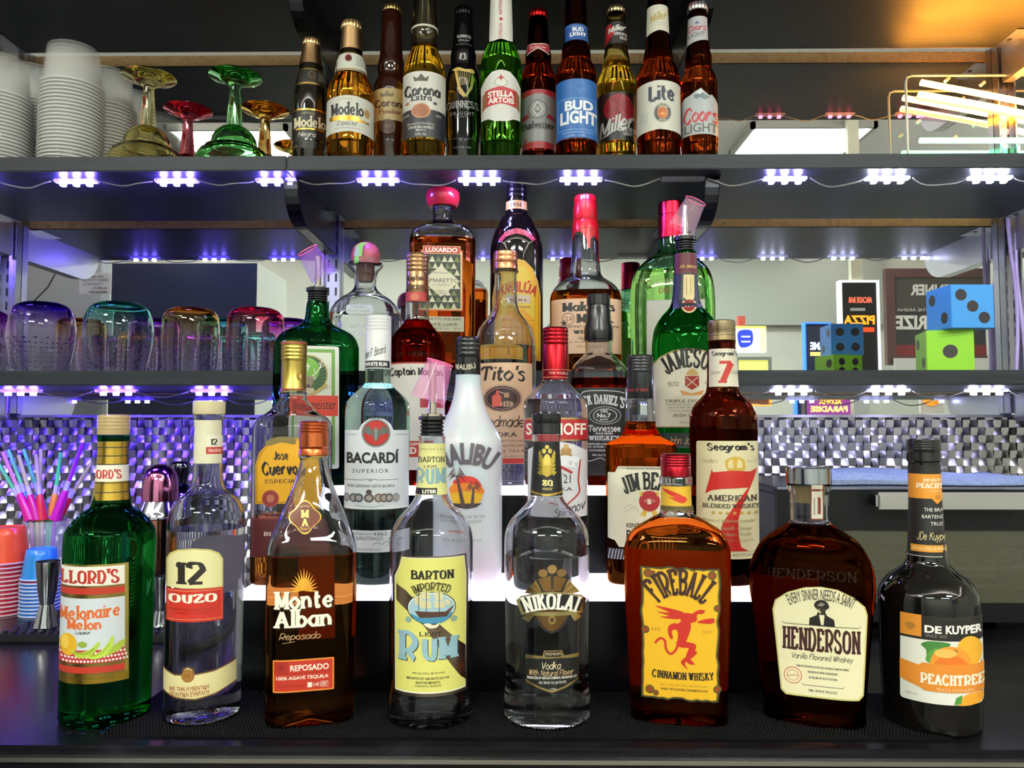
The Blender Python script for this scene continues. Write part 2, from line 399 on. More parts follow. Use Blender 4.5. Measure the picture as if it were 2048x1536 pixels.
def pourer(v, y0, y1, hw, top, mouth, wm, foot, wf, tint):
    """stopper y0..y1, metal spout to top, flared see-through cover from foot to mouth (pixels)"""
    h = EYE.z + v.slope(y1) * v.R - v.z; h0 = EYE.z + v.slope(y0) * v.R - v.z; ht = EYE.z + v.slope(top) * v.R - v.z
    t = empty('pour_spout', (0, 0, 0), None, None); t.parent = v.root; t.empty_display_size = .01
    v.turned('stopper', [(y0, hw * .72), (y0 + 1, hw), (y0 + 8, hw), (y0 + 9, hw * .8)] + rings(y0 + 10, y1, hw * .88, 4, hw * .12), 's15181a', parent=t)
    b = MB(); b.tube([(0, 0, h0 - .004), (0, 0, h0 + .002), (0, 0, h0 + .003), (0, 0, ht)], [.011, .011, .0045, .0038], 'Mcfc8bb', 14)
    b.build('spout', t)
    def loc(x, y):
        d = ray(x, y); a = atan2(d.x, d.y) - v.phi; return Vector((v.R * tan(a), 0, EYE.z + d.z / hypot(d.x, d.y) * v.R - v.z))
    A, B = loc(*foot), loc(*mouth); ax = (B - A).normalized(); sd = ax.cross(Vector((0, 1, 0))).normalized(); k = v.R / F
    b = MB(); vs = []; n = 28
    for P, r in ((A, wf * k), (A.lerp(B, .96), wm * k * .98)):
        for j in range(n): q = 2 * pi * j / n; vs.append(P + sd * r * cos(q) + Vector((0, 1, 0)) * r * sin(q) * .8)
    b.add(vs, [(j, (j + 1) % n, n + (j + 1) % n, n + j) for j in range(n)], tint, True); b.build('cover', t)
    b = MB(); b.tube([B + sd * wm * k * cos(2 * pi * j / n) + Vector((0, 1, 0)) * wm * k * sin(2 * pi * j / n) * .8 for j in range(n)], .0009, 'sff6fa8', 6, True); b.build('rim', t)
# ================================================================ the room
MIR = 1.425
noise_mat('Xwall', 3, [(.3, 'd2d3cb'), (.7, 'dcddd5')], .8)
noise_mat('Xfloor', 5, [(.3, '4a443e'), (.7, '5c554d')], .5)
noise_mat('Xceil', 60, [(.3, 'd8d8d4'), (.7, 'e6e6e2')], .9)
def struct(name, a, b, k):
    m = MB(); m.box(a, b, k); return m.build(name, kind='structure')
struct('floor', (-3.3, -3.4, -1.05), (3.3, 1.55, -1.0), 'Xfloor')
struct('ceiling', (-3.3, -3.4, 1.75), (3.3, 1.55, 1.8), 'Xceil')
struct('wall_back', (-3.3, 1.45, -1.0), (3.3, 1.55, 1.75), 'Xwall')
struct('wall_front', (-3.3, -3.4, -1.0), (3.3, -3.3, 1.75), 'Xwall')
struct('wall_left', (-3.3, -3.3, -1.0), (-3.2, 1.45, 1.75), 'Xwall')
struct('wall_right', (3.2, -3.3, -1.0), (3.3, 1.45, 1.75), 'Xwall')
# ceiling troffers: what lights the bottle fronts
def troffer(x, y, label, W_=.61):
    t = empty('ceiling_light', (x, y, 1.75), label, 'ceiling light', 'ceiling lights')
    m = MB(); D = .20
    for a, b in (((-W_, -D, -.03), (W_, -D + .02, 0)), ((-W_, D - .02, -.03), (W_, D, 0)), ((-W_, -D, -.03), (-W_ + .02, D, 0)), ((W_ - .02, -D, -.03), (W_, D, 0))): m.box(a, b, 's9a9a96')
    m.build('frame', t)
    m = MB(); m.box((-W_ + .02, -D + .02, -.018), (W_ - .02, D - .02, -.008), 'Ef2fbf0/%g' % LAMP); m.build('diffuser', t)
troffer(-1.42, -.95, 'square ceiling light panel seen in the mirror above the coloured glasses', .30)
troffer(1.40, -.95, 'square ceiling light panel seen in the mirror left of the orange neon sign', .30)
troffer(-.9, -2.3, 'ceiling light panel far behind, over the left of the room')  # both rear panels are added out of view for more light
troffer(1.2, -2.3, 'ceiling light panel far behind, over the right of the room')
# rope of small bulbs along the ceiling: the rows of sparks on the bottle shoulders
t = empty('bulb_string', (0, -.42, 1.70), 'string of small white bulbs along the ceiling over the bar', 'string lights')
m = MB(); m.tube([(-2.6, 0, .012), (0, 0, .012), (2.6, 0, .012)], .003, '222', 6); m.build('wire', t)
for i in range(44):
    m = MB(); m.lathe([(.004, -.016), (.015, -.006), (.015, .006), (.004, .0115)], 'Efff6e8/110', (-2.58 + i * .12, 0, 0), 10); m.build('bulb', t)
for i in range(2):
    o = copy_tree(t); o.location = ((-2.5, 2.5)[i], -2.0, 1.70); o.rotation_euler = (0, 0, pi / 2); o['label'] = ('string of small white bulbs along the ceiling at the left wall', 'string of small white bulbs along the ceiling at the right wall')[i]
# mirror and the wavy metal tile under it
m = MB(); m.box((-1.35, MIR, .315), (1.35, MIR + .006, 1.35), 'Xmirror')
mm, nt, b_ = nodes('Xmirror'); b_.inputs['Base Color'].default_value = (.80, .83, .82, 1); b_.inputs['Metallic'].default_value = 1; b_.inputs['Roughness'].default_value = 0
tag(m.build('wall_mirror'), 'wide mirror behind the shelves above the wavy metal tile', 'mirror')
noise_mat('Xtile', 9, [(.3, '9c9a9c'), (.7, 'c2bec0')], .3, metal=1)
m = MB(); c = .0141; rt = random.Random(5)
for j in range(24):
    for i in range(-96, 96):
        vs = []; q = (i + j) % 2; up = rt.random() < .5; a = .0046 if q else .0012; sk = rt.uniform(.75, 1.1)
        for v in range(5):
            for u in range(5):
                U, V_ = u / 4, v / 4
                d = a * sk * (sin(pi * .5 * (U if up else 1 - U)) * (1 - V_) ** 1.3 + .35 * (1 - V_)) if q else a * (V_ - .5) + .0022 + .0008 * sin(3 * U + i)
                vs.append((i * c + U * c * .985, MIR + .012 - d, j * c + V_ * c * .985 - .016))
        m.add(vs, [(v * 5 + u, v * 5 + u + 1, v * 5 + u + 6, v * 5 + u + 5) for v in range(4) for u in range(4)], 'Xtile', True)
m.box((-1.36, MIR + .012, -.02), (1.36, MIR + .02, .315), 's2a2a2c')
m.build('wall_backsplash', kind='structure', sharp=180)
m = MB(); m.box((-1.36, MIR - .004, .3125), (1.36, MIR + .003, .3175), 'm8c8a90'); m.build('trim_1', kind='structure')
# bar top
noise_mat('Xbar', 14, [(.3, '0c0b0e'), (.55, '141217'), (.75, '201d24')], .2, spec=.3, detail=8, bump=.03)
noise_mat('Xbarface', 9, [(.3, '0d0b0a'), (.6, '1a1613'), (.8, '241f1b')], .5, spec=.15, detail=8)
m = MB(); m.box((-1.4, .722, -.04), (1.4, 1.445, 0), 'Xbar', .0035); t = m.build('bar_counter')
tag(t, 'dark glossy bar counter running under all the bottles', 'counter')
m = MB(); m.box((-1.4, .728, -.30), (1.4, .76, -.041), 'Xbarface'); m.build('front_panel', t)
m = MB(); m.box((-1.4, .7185, -.0125), (1.4, .7225, -.0085), 'mb8b4ae'); m.build('edge_strip', t)
m = MB(); m.box((-1.38, .80, -1.0), (1.38, 1.44, -.041), '1c1a19'); m.build('cabinet_body', t)
# shelves
noise_mat('Xshelf', 6, [(.3, '24272d'), (.6, '2a2e34'), (.8, '363a40')], .42, spec=.25, detail=6, stretch=(1.5, 40, 40), bump=.05)
noise_mat('Xraw', 90, [(.3, 'b89068'), (.6, 'd0a878'), (.8, '8a6840')], .8)
def shelf(z0, z1, y0, y1, label, seam=None):
    t = empty('shelf_board', (0, (y0 + y1) / 2, z0), label, 'shelf', 'dark shelf boards')
    h = (y1 - y0) / 2
    for a, b in ((-1.33, -.349), (-.3478, 1.33)):
        m = MB(); m.box((a, -h, 0), (b, h - .0015, z1 - z0), 'Xshelf', .0012); m.build('board', t)
    m = MB(); m.box((-1.33, h - .0014, .0008), (1.33, h, z1 - z0 - .0008), 'Xraw'); m.build('raw_edge', t, label='bare chipboard back edge')
    return t
shelf(.996, 1.018, 1.12, 1.398, 'topmost dark shelf board above the beer bottles')
shelf(.6756, .698, 1.12, 1.398, 'dark shelf board carrying the beer bottles and clear cups')
shelf(.356, .378, 1.128, 1.398, 'lowest dark shelf board, under the coloured glasses and big dice')
# slotted standards and brackets
def standard(X, label):
    t = empty('shelf_standard', (X, MIR, .32), label, 'shelf standard', 'slotted shelf standards')
    m = MB(); h = 1.0
    m.box((-.0135, -.005, 0), (.0135, -.001, h), 'm9a9aa6'); m.box((-.0165, -.017, 0), (-.0135, -.001, h), 'm9a9aa6'); m.box((.0135, -.017, 0), (.0165, -.001, h), 'm9a9aa6'); m.build('channel', t)
    m = MB()
    for i in range(38):
        for x in (-.007, .007): m.box((x - .0018, -.0056, .012 + i * .026), (x + .0018, -.0049, .027 + i * .026), '08080c')
    m.build('slots', t)
for X, l in ((-.957, 'slotted metal standard at the far left end of the shelves'), (-.352, 'slotted metal standard behind the blue agave bottle with the cork'),
             (.292, 'slotted metal standard behind the squat green whisky bottle'), (.905, 'slotted metal standard at the right end beside the stacked dice')): standard(X, l)
def bracket(X, z, y0, h, col, label, k=0):
    t = empty('shelf_bracket', (X, MIR, z), label, 'shelf bracket', 'metal shelf brackets')
    n = 8; L = 1.404 - y0; P = [(-.021, 0), (-.021, -h)] + [(-L * .72 - L * .25 * sin(pi / 2 * i / n), -h * .92 * cos(pi / 2 * i / n) - h * .08) for i in range(n + 1)] + [(-L, 0)]
    m = MB(); w_ = .0016; N = len(P)
    for x0, x1 in ((-.011, -.011 + w_), (.011 - w_, .011)):
        vs = [(x0, a, b) for a, b in P] + [(x1, a, b) for a, b in P]
        m.add(vs, [tuple(range(N))[::-1], tuple(range(N, 2 * N))] + [(i, (i + 1) % N, N + (i + 1) % N, N + i) for i in range(N)], col)
    m.build('side_plates', t)
    m = MB(); vs = []; Q = P[1:-1]; N = len(Q)
    for x in (-.011, .011): vs += [(x, a, b) for a, b in Q]
    m.add(vs, [(i, i + 1, N + i + 1, N + i) for i in range(N - 1)], col); m.build('lower_flange', t)
    m = MB(); m.box((-.03, -L * .35, -.0016), (.03, -.03, -.0002), col); m.build('screw_plate', t)
    m = MB(); m.lathe([(.004, -.0026), (.004, -.0017)], '0c0c0e', (-.021, -L * .22, 0), n=12); m.build('screw', t)
for X, nm in ((-.957, 'far left'), (-.352, 'left'), (.292, 'right'), (.905, 'far right')):
    for z, w_ in ((.996, 'topmost'), (.6756, 'beer')):
        bracket(X, z, 1.125, .062, 'm5a5c66' if 'far' not in nm else 'mc9c9d2', f'{nm} bent metal bracket under the {w_} shelf board')
for X, nm in ((-.957, 'far left'), (.905, 'far right')):
    bracket(X, .356, 1.2, .05, 'mb9b9c4', f'{nm} pale metal bracket under the lowest shelf board')
# LED strips: wire, clear modules, three chips each
def led_strip(z, Y, mods, label, colf, face=-1):
    t = empty('led_strip', (0, Y, z), label, 'light strip', 'led strips under the shelves')
    pr = None
    for i, X in enumerate(mods):
        if pr is not None:
            a, b = pr + .036, X - .036; dz = random.uniform(.006, .012); ox = random.uniform(-.2, .2)
            wire = MB(); wire.tube([(a + (b - a) * u, -.004 + .004 * sin(9 * u + i), -.004 - 4 * dz * u * (1 - u) * (1 + ox * (u - .5))) for u in [j / 10 for j in range(11)]], .0011, 'sb9b4ac', 6); wire.build('wire', t)
        pr = X
    for X in mods:
        kind, st = colf(X)
        m = MB(); m.box((-.033, -.0065, -.0052), (.033, .0065, -.0002), 'Tdcdcec/0.35', .0012); o = m.build('module', t, loc=(X, 0, 0))
        if st:
            m = MB()
            for u in (-.0205, 0, .0205): m.box((u - .0034, -.0034, -.0102), (u + .0034, .0034, -.0052), 'E%s/%g' % (kind, st))
            m.build('led_chips', o)
mods = [-.529 + .1553 * k for k in range(-4, 10)]
led_strip(.6756, 1.158, mods, 'led light strip glowing under the beer shelf board',
          lambda X: ('6f5cff', LEDV) if X < -.2 else (('a098ff', LEDW) if X < .5 else ('dcdcff', LEDW)) if abs(X - .249) > .05 else ('fff', 0))
led_strip(.356, 1.235, [x + .03 for x in mods], 'led light strip hanging under the lowest shelf board',
          lambda X: ('5a3cff', LEDV * 1.7) if X < -.2 else ('cfd0ff', LEDW * .8))
led_strip(.996, 1.158, mods, 'pink led light strip under the topmost shelf board', lambda X: ('ff6f9a', 5 if X > .2 else 0))
# things in the room that the mirror shows; V = distance along the mirrored line of sight
def back(x, y, V): p = at(x, y, V); return p.x, 2 * MIR - V, p.z
def mbox(o, x0, y0, x1, y1, V, D, k, bev=0, parent=None):
    a = back(x0, y1, V); b = back(x1, y0, V); m = MB(); m.box((a[0], a[1] - D, a[2]), (b[0], a[1], b[2]), k, bev); return m.build(o, parent)
def board(name, label, cat, x0, y0, x1, y1, V, D, k, frame=None, fw=4, ops=()):
    """upright panel facing the mirror with writing that reads the right way round in the room"""
    t = empty(name, back((x0 + x1) / 2, y1, V), label, cat); ox, oy, oz = t.location
    a = back(x0, y1, V); b = back(x1, y0, V)
    m = MB(); m.box((a[0] - ox, -D, a[2] - oz), (b[0] - ox, 0, b[2] - oz), k); m.build('panel', t)
    if frame:
        m = MB(); f = fw * V / F; A = (a[0] - ox, a[2] - oz); B = (b[0] - ox, b[2] - oz)
        for p, q in (((A[0] - f, A[1] - f), (B[0] + f, A[1])), ((A[0] - f, B[1]), (B[0] + f, B[1] + f)), ((A[0] - f, A[1]), (A[0], B[1])), ((B[0], A[1]), (B[0] + f, B[1]))):
            m.box((p[0], -D - .002, p[1]), (q[0], .012, q[1]), frame)
        m.build('frame', t)
    def P(x, y, l):
        q = back(2 * (x0 + x1) / 2 - x if False else x, y, V); return q[0] - ox, l * 4 + .001, q[2] - oz
    if ops: sign(t, ops, P, 'print', lay=.0009)
    return t
def rev(s, x, y, w, h, c, f='s'): return ('t', s, x, y, -w, h, c, f)   # the mirror turns it round
board('framed_poster', 'dark prize poster in a brown wooden frame on the far wall', 'poster', 1792, 555, 1996, 712, 5.3, .03, '2c2b2c', '4a3030', 18,
      [('r', 1792, 555, 1996, 618, '3c3a36'), ('r', 1792, 690, 1996, 712, '6d1f22'), rev('WINNER', 1870, 580, 100, 22, 'd8d6d2', 'B'), rev('HIT THE ARENA', 1835, 620, 85, 6, 'b8b4b0', 'b'), rev('PRIZE', 1830, 645, 80, 28, 'e4e2de', 'B')])
board('whiteboard', 'pale panel hanging under the framed prize poster', 'panel', 1792, 716, 1996, 800, 5.25, .02, 'c9c9c6')
t = board('menu_sign', 'tall lit sign with white edge and orange lettering beside the poster', 'sign', 1686, 565, 1752, 745, 3.55, .03, '26262a', 'Eeef4f4/1.1', 4,
      [rev('ARCADE BAR', 1720, 600, 48, 12, 'Eff6a50/1.5', 'B'), ('q', 1700, 616, 1730, 622, 'ddd'), rev('PIZZA', 1718, 640, 62, 18, 'Eff8a20/2.5', 'B'), ('q', 1690, 655, 1748, 664, 'Eff4418/1.6')])
p = back(1720, 561, 3.55); m = MB(); m.box((-.026, -.03, 0), (.026, .0, 1.749 - p[2]), 'dcdcc8'); m.build('post', t, loc=(0, 0, p[2] - t.location.z))
for nm, r_, lb in (('arcade_sign', (1612, 648, 1658, 742), 'blue edged GAME sign seen in the mirror left of the small dice reflection'),):
    board(nm, lb, 'sign', *r_, 4.4, .03, '141a2c', 'E2f6cff/2.2', 3, [rev('GAME', 1640, 692, 40, 16, 'Ecfe0ff/2', 'B'), ('q', 1620, 704, 1650, 712, 'Ee8b860/1.5')])
board('slot_machine_screen', 'blue edged screen of a machine low in the mirror', 'screen', 1594, 748, 1660, 830, 4.3, .03, '20283c', 'E2f6cff/2.2', 3)
board('game_screen', 'orange and purple game screen low in the mirror', 'screen', 1612, 786, 1704, 832, 4.0, .04, 'E9a4aa0/.7', '30303a', 3,
      [('r', 1630, 786, 1690, 800, 'Eff7a18/1.8'), rev('ALOHA', 1660, 804, 46, 9, 'Effd040/2', 'B'), rev('PARADISE', 1658, 818, 74, 12, 'Effe070/2', 'B')])
board('card_terminal', 'pale grey payment terminal low in the mirror beside the game screen', 'terminal', 1708, 790, 1738, 832, 3.9, .04, 'd8dcdc')
board('menu_card', 'bright food photo card low in the mirror at the right', 'card', 1842, 786, 1886, 826, 4.1, .02, 'e8e2d8', None, 3, [('E', 1862, 800, 16, 12, 'Ef09020/.9'), ('E', 1868, 796, 8, 7, 'f4d060')])
for x, w_, lb, kk in ((1503, 66, 'yellow and white lit bottle shaped sign in the mirror', 0),):
    t = board('lit_bottle_sign', lb, 'sign', 1472, 652, 1532, 704, 4.6, .05, 'Eeff0ff/1.6', None, 3, [('r', 1472, 652, 1532, 657, 'Ee8f060/1.6'), ('p', [(1476, 664), (1500, 660), (1506, 672), (1502, 690), (1480, 694)], 'E2038d0/1', 1), ('q', 1482, 672, 1500, 675, 'Eeef0ff/1.6'), ('q', 1482, 682, 1500, 685, 'Eeef0ff/1.6'), ('r', 1520, 657, 1532, 704, 'Ef0f4a0/1.4')])
    m = MB(); p = back(1484, 652, 4.6); q = back(1484, 632, 4.6); m.box((-.02, -.04, 0), (.02, 0, q[2] - p[2]), 'c05040'); m.build('cap', t, loc=(p[0] - t.location.x, 0, p[2] - t.location.z))
board('yellow_screen', 'yellow lit screen low in the mirror under the lit bottle sign', 'screen', 1476, 720, 1536, 742, 4.5, .06, 'Ee6e878/1', '70746c', 6)
board('orange_neon_frame', 'orange outlined rectangle low in the mirror', 'sign', 1482, 797, 1538, 808, 4.2, .02, '70706c', 'Eff8c30/2.2', 4)
m = MB(); m.box((-.385, -.25, 0), (.385, .25, 2.16), 's0b1030'); t = m.build('cooler_cabinet', loc=(-1.775, -1.40, -1.0))
tag(t, 'tall dark cooler cabinet with grey side, seen in the mirror above the glasses', 'cabinet')
m = MB(); m.box((.3853, -.25, 0), (.388, .25, 2.16), 'b8bab6'); m.build('side_panel', t, label='grey side panel')
board('paper_note', 'small handwritten paper note on a cable, seen in the mirror at the left', 'note', 158, 546, 222, 588, 3.7, .002, 'b9b6c8', None, 3,
      [rev('DO NOT', 190, 553, 34, 5, '555', 'I'), rev('REMOVE FROM BAR', 190, 560, 54, 5, '555', 'i'), rev('THANKS', 186, 568, 40, 5, '555', 'i'), rev('ALWAYS', 200, 576, 30, 5, '666', 'I'), rev('MANAGER', 196, 584, 36, 5, '444', 'I')])
m = MB(); p = [Vector(back(*q, 3.75)) for q in ((112, 545), (95, 575), (70, 600), (55, 640))]; o = p[0].copy()
m.tube([q - o for q in p], .004, '33343a', 6); tag(m.build('hanging_cable', loc=o), 'dark cable running down the wall beside the paper note', 'cable')
a, b = back(1400, 650, 6.08), back(1762, 380, 6.08); struct('wall_soffit', (a[0], a[1] - .02, a[2]), (b[0], a[1], 1.749), '9ca09a')
a, b = back(-200, 800, 4.3), back(207, 400, 4.3); struct('wall_shade_panel', (-3.19, a[1] - .1, -1.0), (b[0], a[1], 1.749), '7c7c88')  # grey panel puts the shade on the plain left wall into colour
# things on the bar structure: light-up steps
Wd = .308
for z, y, nm in ((.110, .87, 'lower white glowing step of the bottle display, behind the front row'), (.217, .988, 'upper white glowing step of the bottle display, second from the bar')):
    t = empty('display_step', (-.01, y, 0), nm, 'display step', 'glowing bottle steps')
    m = MB(); m.box((-Wd, 0, z - .0095), (Wd, .1175, z), 'Xstep', .0012); m.build('step', t)
    m = MB(); m.box((-Wd + .004, .006, .0005), (Wd - .004, .012, z - .0096), 'Xriser'); m.build('riser', t)
    for x in (-Wd, Wd - .006):
        m = MB(); m.box((x + .001, .0125, .0005), (x + .005, .115, z - .0096), 'Xriser'); m.build('end_panel', t)
noise_mat('Xriser', 8, [(.3, '06070c'), (.7, '0a0b12')], .25, spec=.2)
mm, nt, b_ = nodes('Xstep'); b_.inputs['Base Color'].default_value = (.8, .8, .84, 1); b_.inputs['Roughness'].default_value = .25
b_.inputs['Emission Color'].default_value = (.86, .82, 1, 1); b_.inputs['Emission Strength'].default_value = 1.9
# woven bar runner
noise_mat('Xmat', 30, [(.3, '070708'), (.7, '0f0f11')], .7, spec=.08)
m = MB(); m.box((-.40, .744, .0004), (.405, .868, .0022), 'Xmat'); c = .0033
for j in range(37):
    for i in range(243):
        x = -.399 + i * c + (j % 2) * c / 2; y = .7455 + j * c
        m.add([(x, y, .0022), (x + c * .8, y, .0022), (x + c * .8, y + c * .75, .0022), (x, y + c * .75, .0022), (x + c * .4, y + c * .37, .0036)], [(0, 1, 4), (1, 2, 4), (2, 3, 4), (3, 0, 4)], 'Xmat')
tag(m.build('bar_runner'), 'black woven rubber runner under the front row of bottles', 'bar mat')
# ================================================================ front row on the bar
G1 = 'bottles in the front row on the bar'
def B(label, cx, yb, Y, z, prof, n=2, dep=1, group=None, cat='bottle', name='liquor_bottle', **kw): return Vase(name, label, cat, cx, yb, Y, z, prof, n, dep, group, **kw)
# melon liqueur
v = B('tall green glass bottle with gold neck and a melon picture on its label', 211, 1420, .80, 0,
      [(870, 33), (880, 33), (884, 31), (1001, 39), (1012, 42), (1024, 60), (1049, 84), (1064, 92), (1090, 94), (1200, 93), (1400, 93.5)], group=G1)
v.glass('G6cb886', 'G52ac6a', 1000)
v.turned('cap', [(829, 28), (831, 33)] + rings(832, 860, 34, 4, .8) + [(862, 33.5), (869, 33.5)], 'sb09668')
L = [('r', 179, 883, 257, 1001, 'mc9a648', 0)]
for y in (894, 911, 928, 965, 984): L.append(('r', 179, y, 257, y + 2, '2a2412'))
L += [('r', 179, 930, 257, 963, 'e6e0d2'), ('t', "LORD'S", 213, 948, 60, 20, 'b23326', 'R')]
v.label(L, 'neck_label')
L = [('P', [(119, 1138), (130, 1128), (257, 1128), (257, 1365), (119, 1365)], 'mc8b060'), ('r', 119, 1132, 249, 1357, 'e9e4d8'), ('r', 119, 1170, 249, 1200, 'ma58b4e'), ('r', 119, 1174, 249, 1187, 'b5301f'),
     ('r', 119, 1318, 249, 1357, 'ma58b4e'), ('r', 119, 1331, 249, 1344, 'b5301f'), ('r', 119, 1348, 257, 1365, 'mbd9a3c'), ('r', 119, 1195, 249, 1300, 'c9ced3'), ('r', 119, 1298, 249, 1324, 'b32a2c')]
for j in range(3):
    for i in range(19): L.append(('p', [(122 + i * 7 + j * 3, 1301 + j * 8), (125 + i * 7 + j * 3, 1304 + j * 8), (122 + i * 7 + j * 3, 1307 + j * 8), (119 + i * 7 + j * 3, 1304 + j * 8)], 'efe6e0'))
L += [('e', 138, 1287, 17, 22, 'd9a521'), ('e', 132, 1282, 8, 14, 'e8c04a'), ('p', [(144, 1295), (160, 1302), (182, 1295), (197, 1282), (200, 1286), (190, 1302), (172, 1312), (154, 1311)], 'a9bf3a', 1),
      ('p', [(175, 1310), (196, 1304), (214, 1288), (222, 1274), (227, 1276), (224, 1296), (212, 1310), (190, 1316)], 'b7cf49', 1), ('e', 166, 1286, 9, 6, '8d9f3c'), ('p', [(214, 1309), (230, 1290), (249, 1282), (245, 1297), (230, 1306)], 'a0b238', 1),
      ('l', [(150, 1302), (172, 1304), (190, 1294)], 1.4, '6b8420', 1), ('l', [(182, 1310), (205, 1303), (219, 1286)], 1.4, '7b9426', 1),
      ('t', "LLORD'S", 180, 1152, 118, 30, 'b02c22', 'R', 0), ('t', 'Melonaire', 179, 1222, 121, 28, 'd0642c', 'c', 0, -.05), ('t', 'Melon', 169, 1246, 68, 22, 'd0642c', 'c'), ('t', 'Liqueur', 167, 1263, 30, 9, '333', 'i'), ('t', 'BALLARD PORT DISTILLERIES LEWISTON, ME', 179, 1354, 96, 5, '5c4718', 's')]
v.label(L)
# anise spirit
v = B('clear glass bottle with cream stopper and a big black 12 on its cream label', 405, 1420, .80, 0,
      [(829, 32), (838, 32), (842, 28.5), (945, 30), (965, 33), (981, 40), (996, 60), (1010, 71), (1026, 76), (1049, 79), (1200, 79), (1400, 78)], group=G1)
v.glass('Gf5f6f8', 'Gf5f6f8', 1055)
v.backlabel(398, 1085, 446, 1210, 'd4d0c8', 20)
v.turned('stopper', [(802, 30), (804, 33), (826, 33), (829, 31)], 'd8c9a0')
v.label([('r', 377, 840, 443, 927, 'd9d2b4'), ('r', 412, 870, 448, 908, 'e2dcc4', 8), ('r', 412, 894, 448, 908, 'b9322a'), ('t', '12', 428, 884, 13, 13, '26221c', 'R'), ('t', 'OUZO', 429, 901, 24, 6, 'f0e8dc', 'b')], 'neck_seal')
L = [('P', [(333, 1175), (333, 1120), (340, 1107), (356, 1099), (388, 1096), (420, 1099), (438, 1107), (446, 1120), (446, 1178)], 'c9bb72'), ('P', [(336, 1175), (336, 1122), (343, 1110), (358, 1102), (388, 1099), (418, 1102), (435, 1110), (443, 1122), (443, 1175)], 'e0d6a0'),
     ('r', 333, 1177, 446, 1243, 'c02a1c'), ('L', [(337, 1181), (443, 1181), (443, 1238), (337, 1238), (337, 1181)], 1, 'e8a070'), ('t', '12', 382, 1146, 61, 48, '231c17', 'R'), ('t', 'OUZO', 386, 1196, 96, 19, 'f3ead2', 'R'), ('t', 'SANS RIVAL DISTILLERIES', 386, 1218, 84, 4, '8a1d14'), ('t', 'PRODUCT OF GREECE', 386, 1225, 70, 3, '8a1d14')]
v.label(L)
L = [('P', [(327, 1340), (350, 1348), (364, 1347), (366, 1336), (376, 1331), (387, 1336), (390, 1346), (430, 1342), (472, 1330), (472, 1378), (430, 1392), (390, 1399), (350, 1396), (327, 1388)], '6b4a26'), ('P', [(327, 1343), (350, 1351), (366, 1349), (369, 1338), (376, 1334), (384, 1338), (388, 1349), (430, 1345), (472, 1333), (472, 1375), (430, 1389), (390, 1396), (350, 1393), (327, 1385)], 'dccf98'),
     ('e', 376, 1350, 13, 13, '8a5a22'), ('e', 376, 1350, 11, 11, '9c6a2c'), ('t', '12', 376, 1350, 10, 8, '6b451a'), ('t', 'ΜΕ ΤΗΝ ΑΥΘΕΝΤΙΚΗ', 379, 1376, 78, 9, '9a4a22', 'b', 0, -.05), ('t', 'ΠΟΛΙΤΙΚΗ ΣΥΝΤΑΓΗ', 379, 1387, 78, 9, '9a4a22', 'b', 0, -.05)]
v.label(L, 'base_label')
# amber agave spirit, copper cap
v = B('square textured bottle of amber tequila with a copper cap and long sloping shoulders', 620, 1416, .80, 0,
      [(911, 30), (914, 30), (919, 27.5), (925, 28), (939, 31), (978, 44), (1021, 62), (1066, 81), (1080, 86), (1095, 89), (1200, 90), (1400, 88)], n=4.2, dep=.8, group=G1)
v.glass('Gf5f6f8', 'Gcda470', 1101)
v.backlabel(596, 1112, 668, 1305, 'c9521f')
v.turned('cap', [(842, 26), (844, 29)] + rings(845, 864, 29.5, 3, 1.5) + [(866, 29.5), (893, 29.5), (894, 30.5), (897, 28), (901, 30), (910, 30.5), (911, 29)], 'mc96a3e')
q = [(610 + 29 * cos(a) * (1 + .13 * cos(4 * a)), 1034 + 30 * sin(a) * (1 + .13 * cos(4 * a))) for a in [2 * pi * i / 40 for i in range(40)]]
v.label([('P', q, 'mcfa04a'), ('P', [(610 + (a - 610) * .93, 1034 + (b - 1034) * .93) for a, b in q], '6d3220'), ('t', 'M', 610, 1027, 17, 16, 'e6d27a', 'R'), ('t', 'A', 610, 1044, 14, 16, 'e6d27a', 'R'), ('t', 'MEXICO', 610, 1056, 22, 5, 'd9b45a', 's', -3), ('t', 'MONTE', 610, 1013, 20, 4, 'd9b45a', 's', 3)], 'shoulder_label')
L = []
for i in range(15):
    a = radians(-80 + i * 160 / 14); l = 40 - 8 * abs(sin(a)); x, y = 608 + sin(a) * l * .95, 1180 - cos(a) * l * 1.15 + 8 * sin(a) ** 2
    L.append(('p', [(607, 1180), ((608 + x) / 2 - 1.8 * cos(a), (1180 + y) / 2 - 1.8 * sin(a)), (x, y), ((608 + x) / 2 + 1.8 * cos(a), (1180 + y) / 2 + 1.8 * sin(a))], 'f0a830'))
for d, c in ((2, '2a1208'), (0, 'f1e9d4')):
    L += [('t', 'Monte', 608 + d, 1198 + d, 116, 36, c, 'c'), ('t', 'Alban', 606 + d, 1234 + d, 114, 37, c, 'c')]
L += [('t', 'Reposado', 600, 1272, 84, 18, 'b08a60', 'i'), ('l', [(565, 1284), (590, 1281)], 1, 'b08a60')]
v.label(L, 'printed_label')
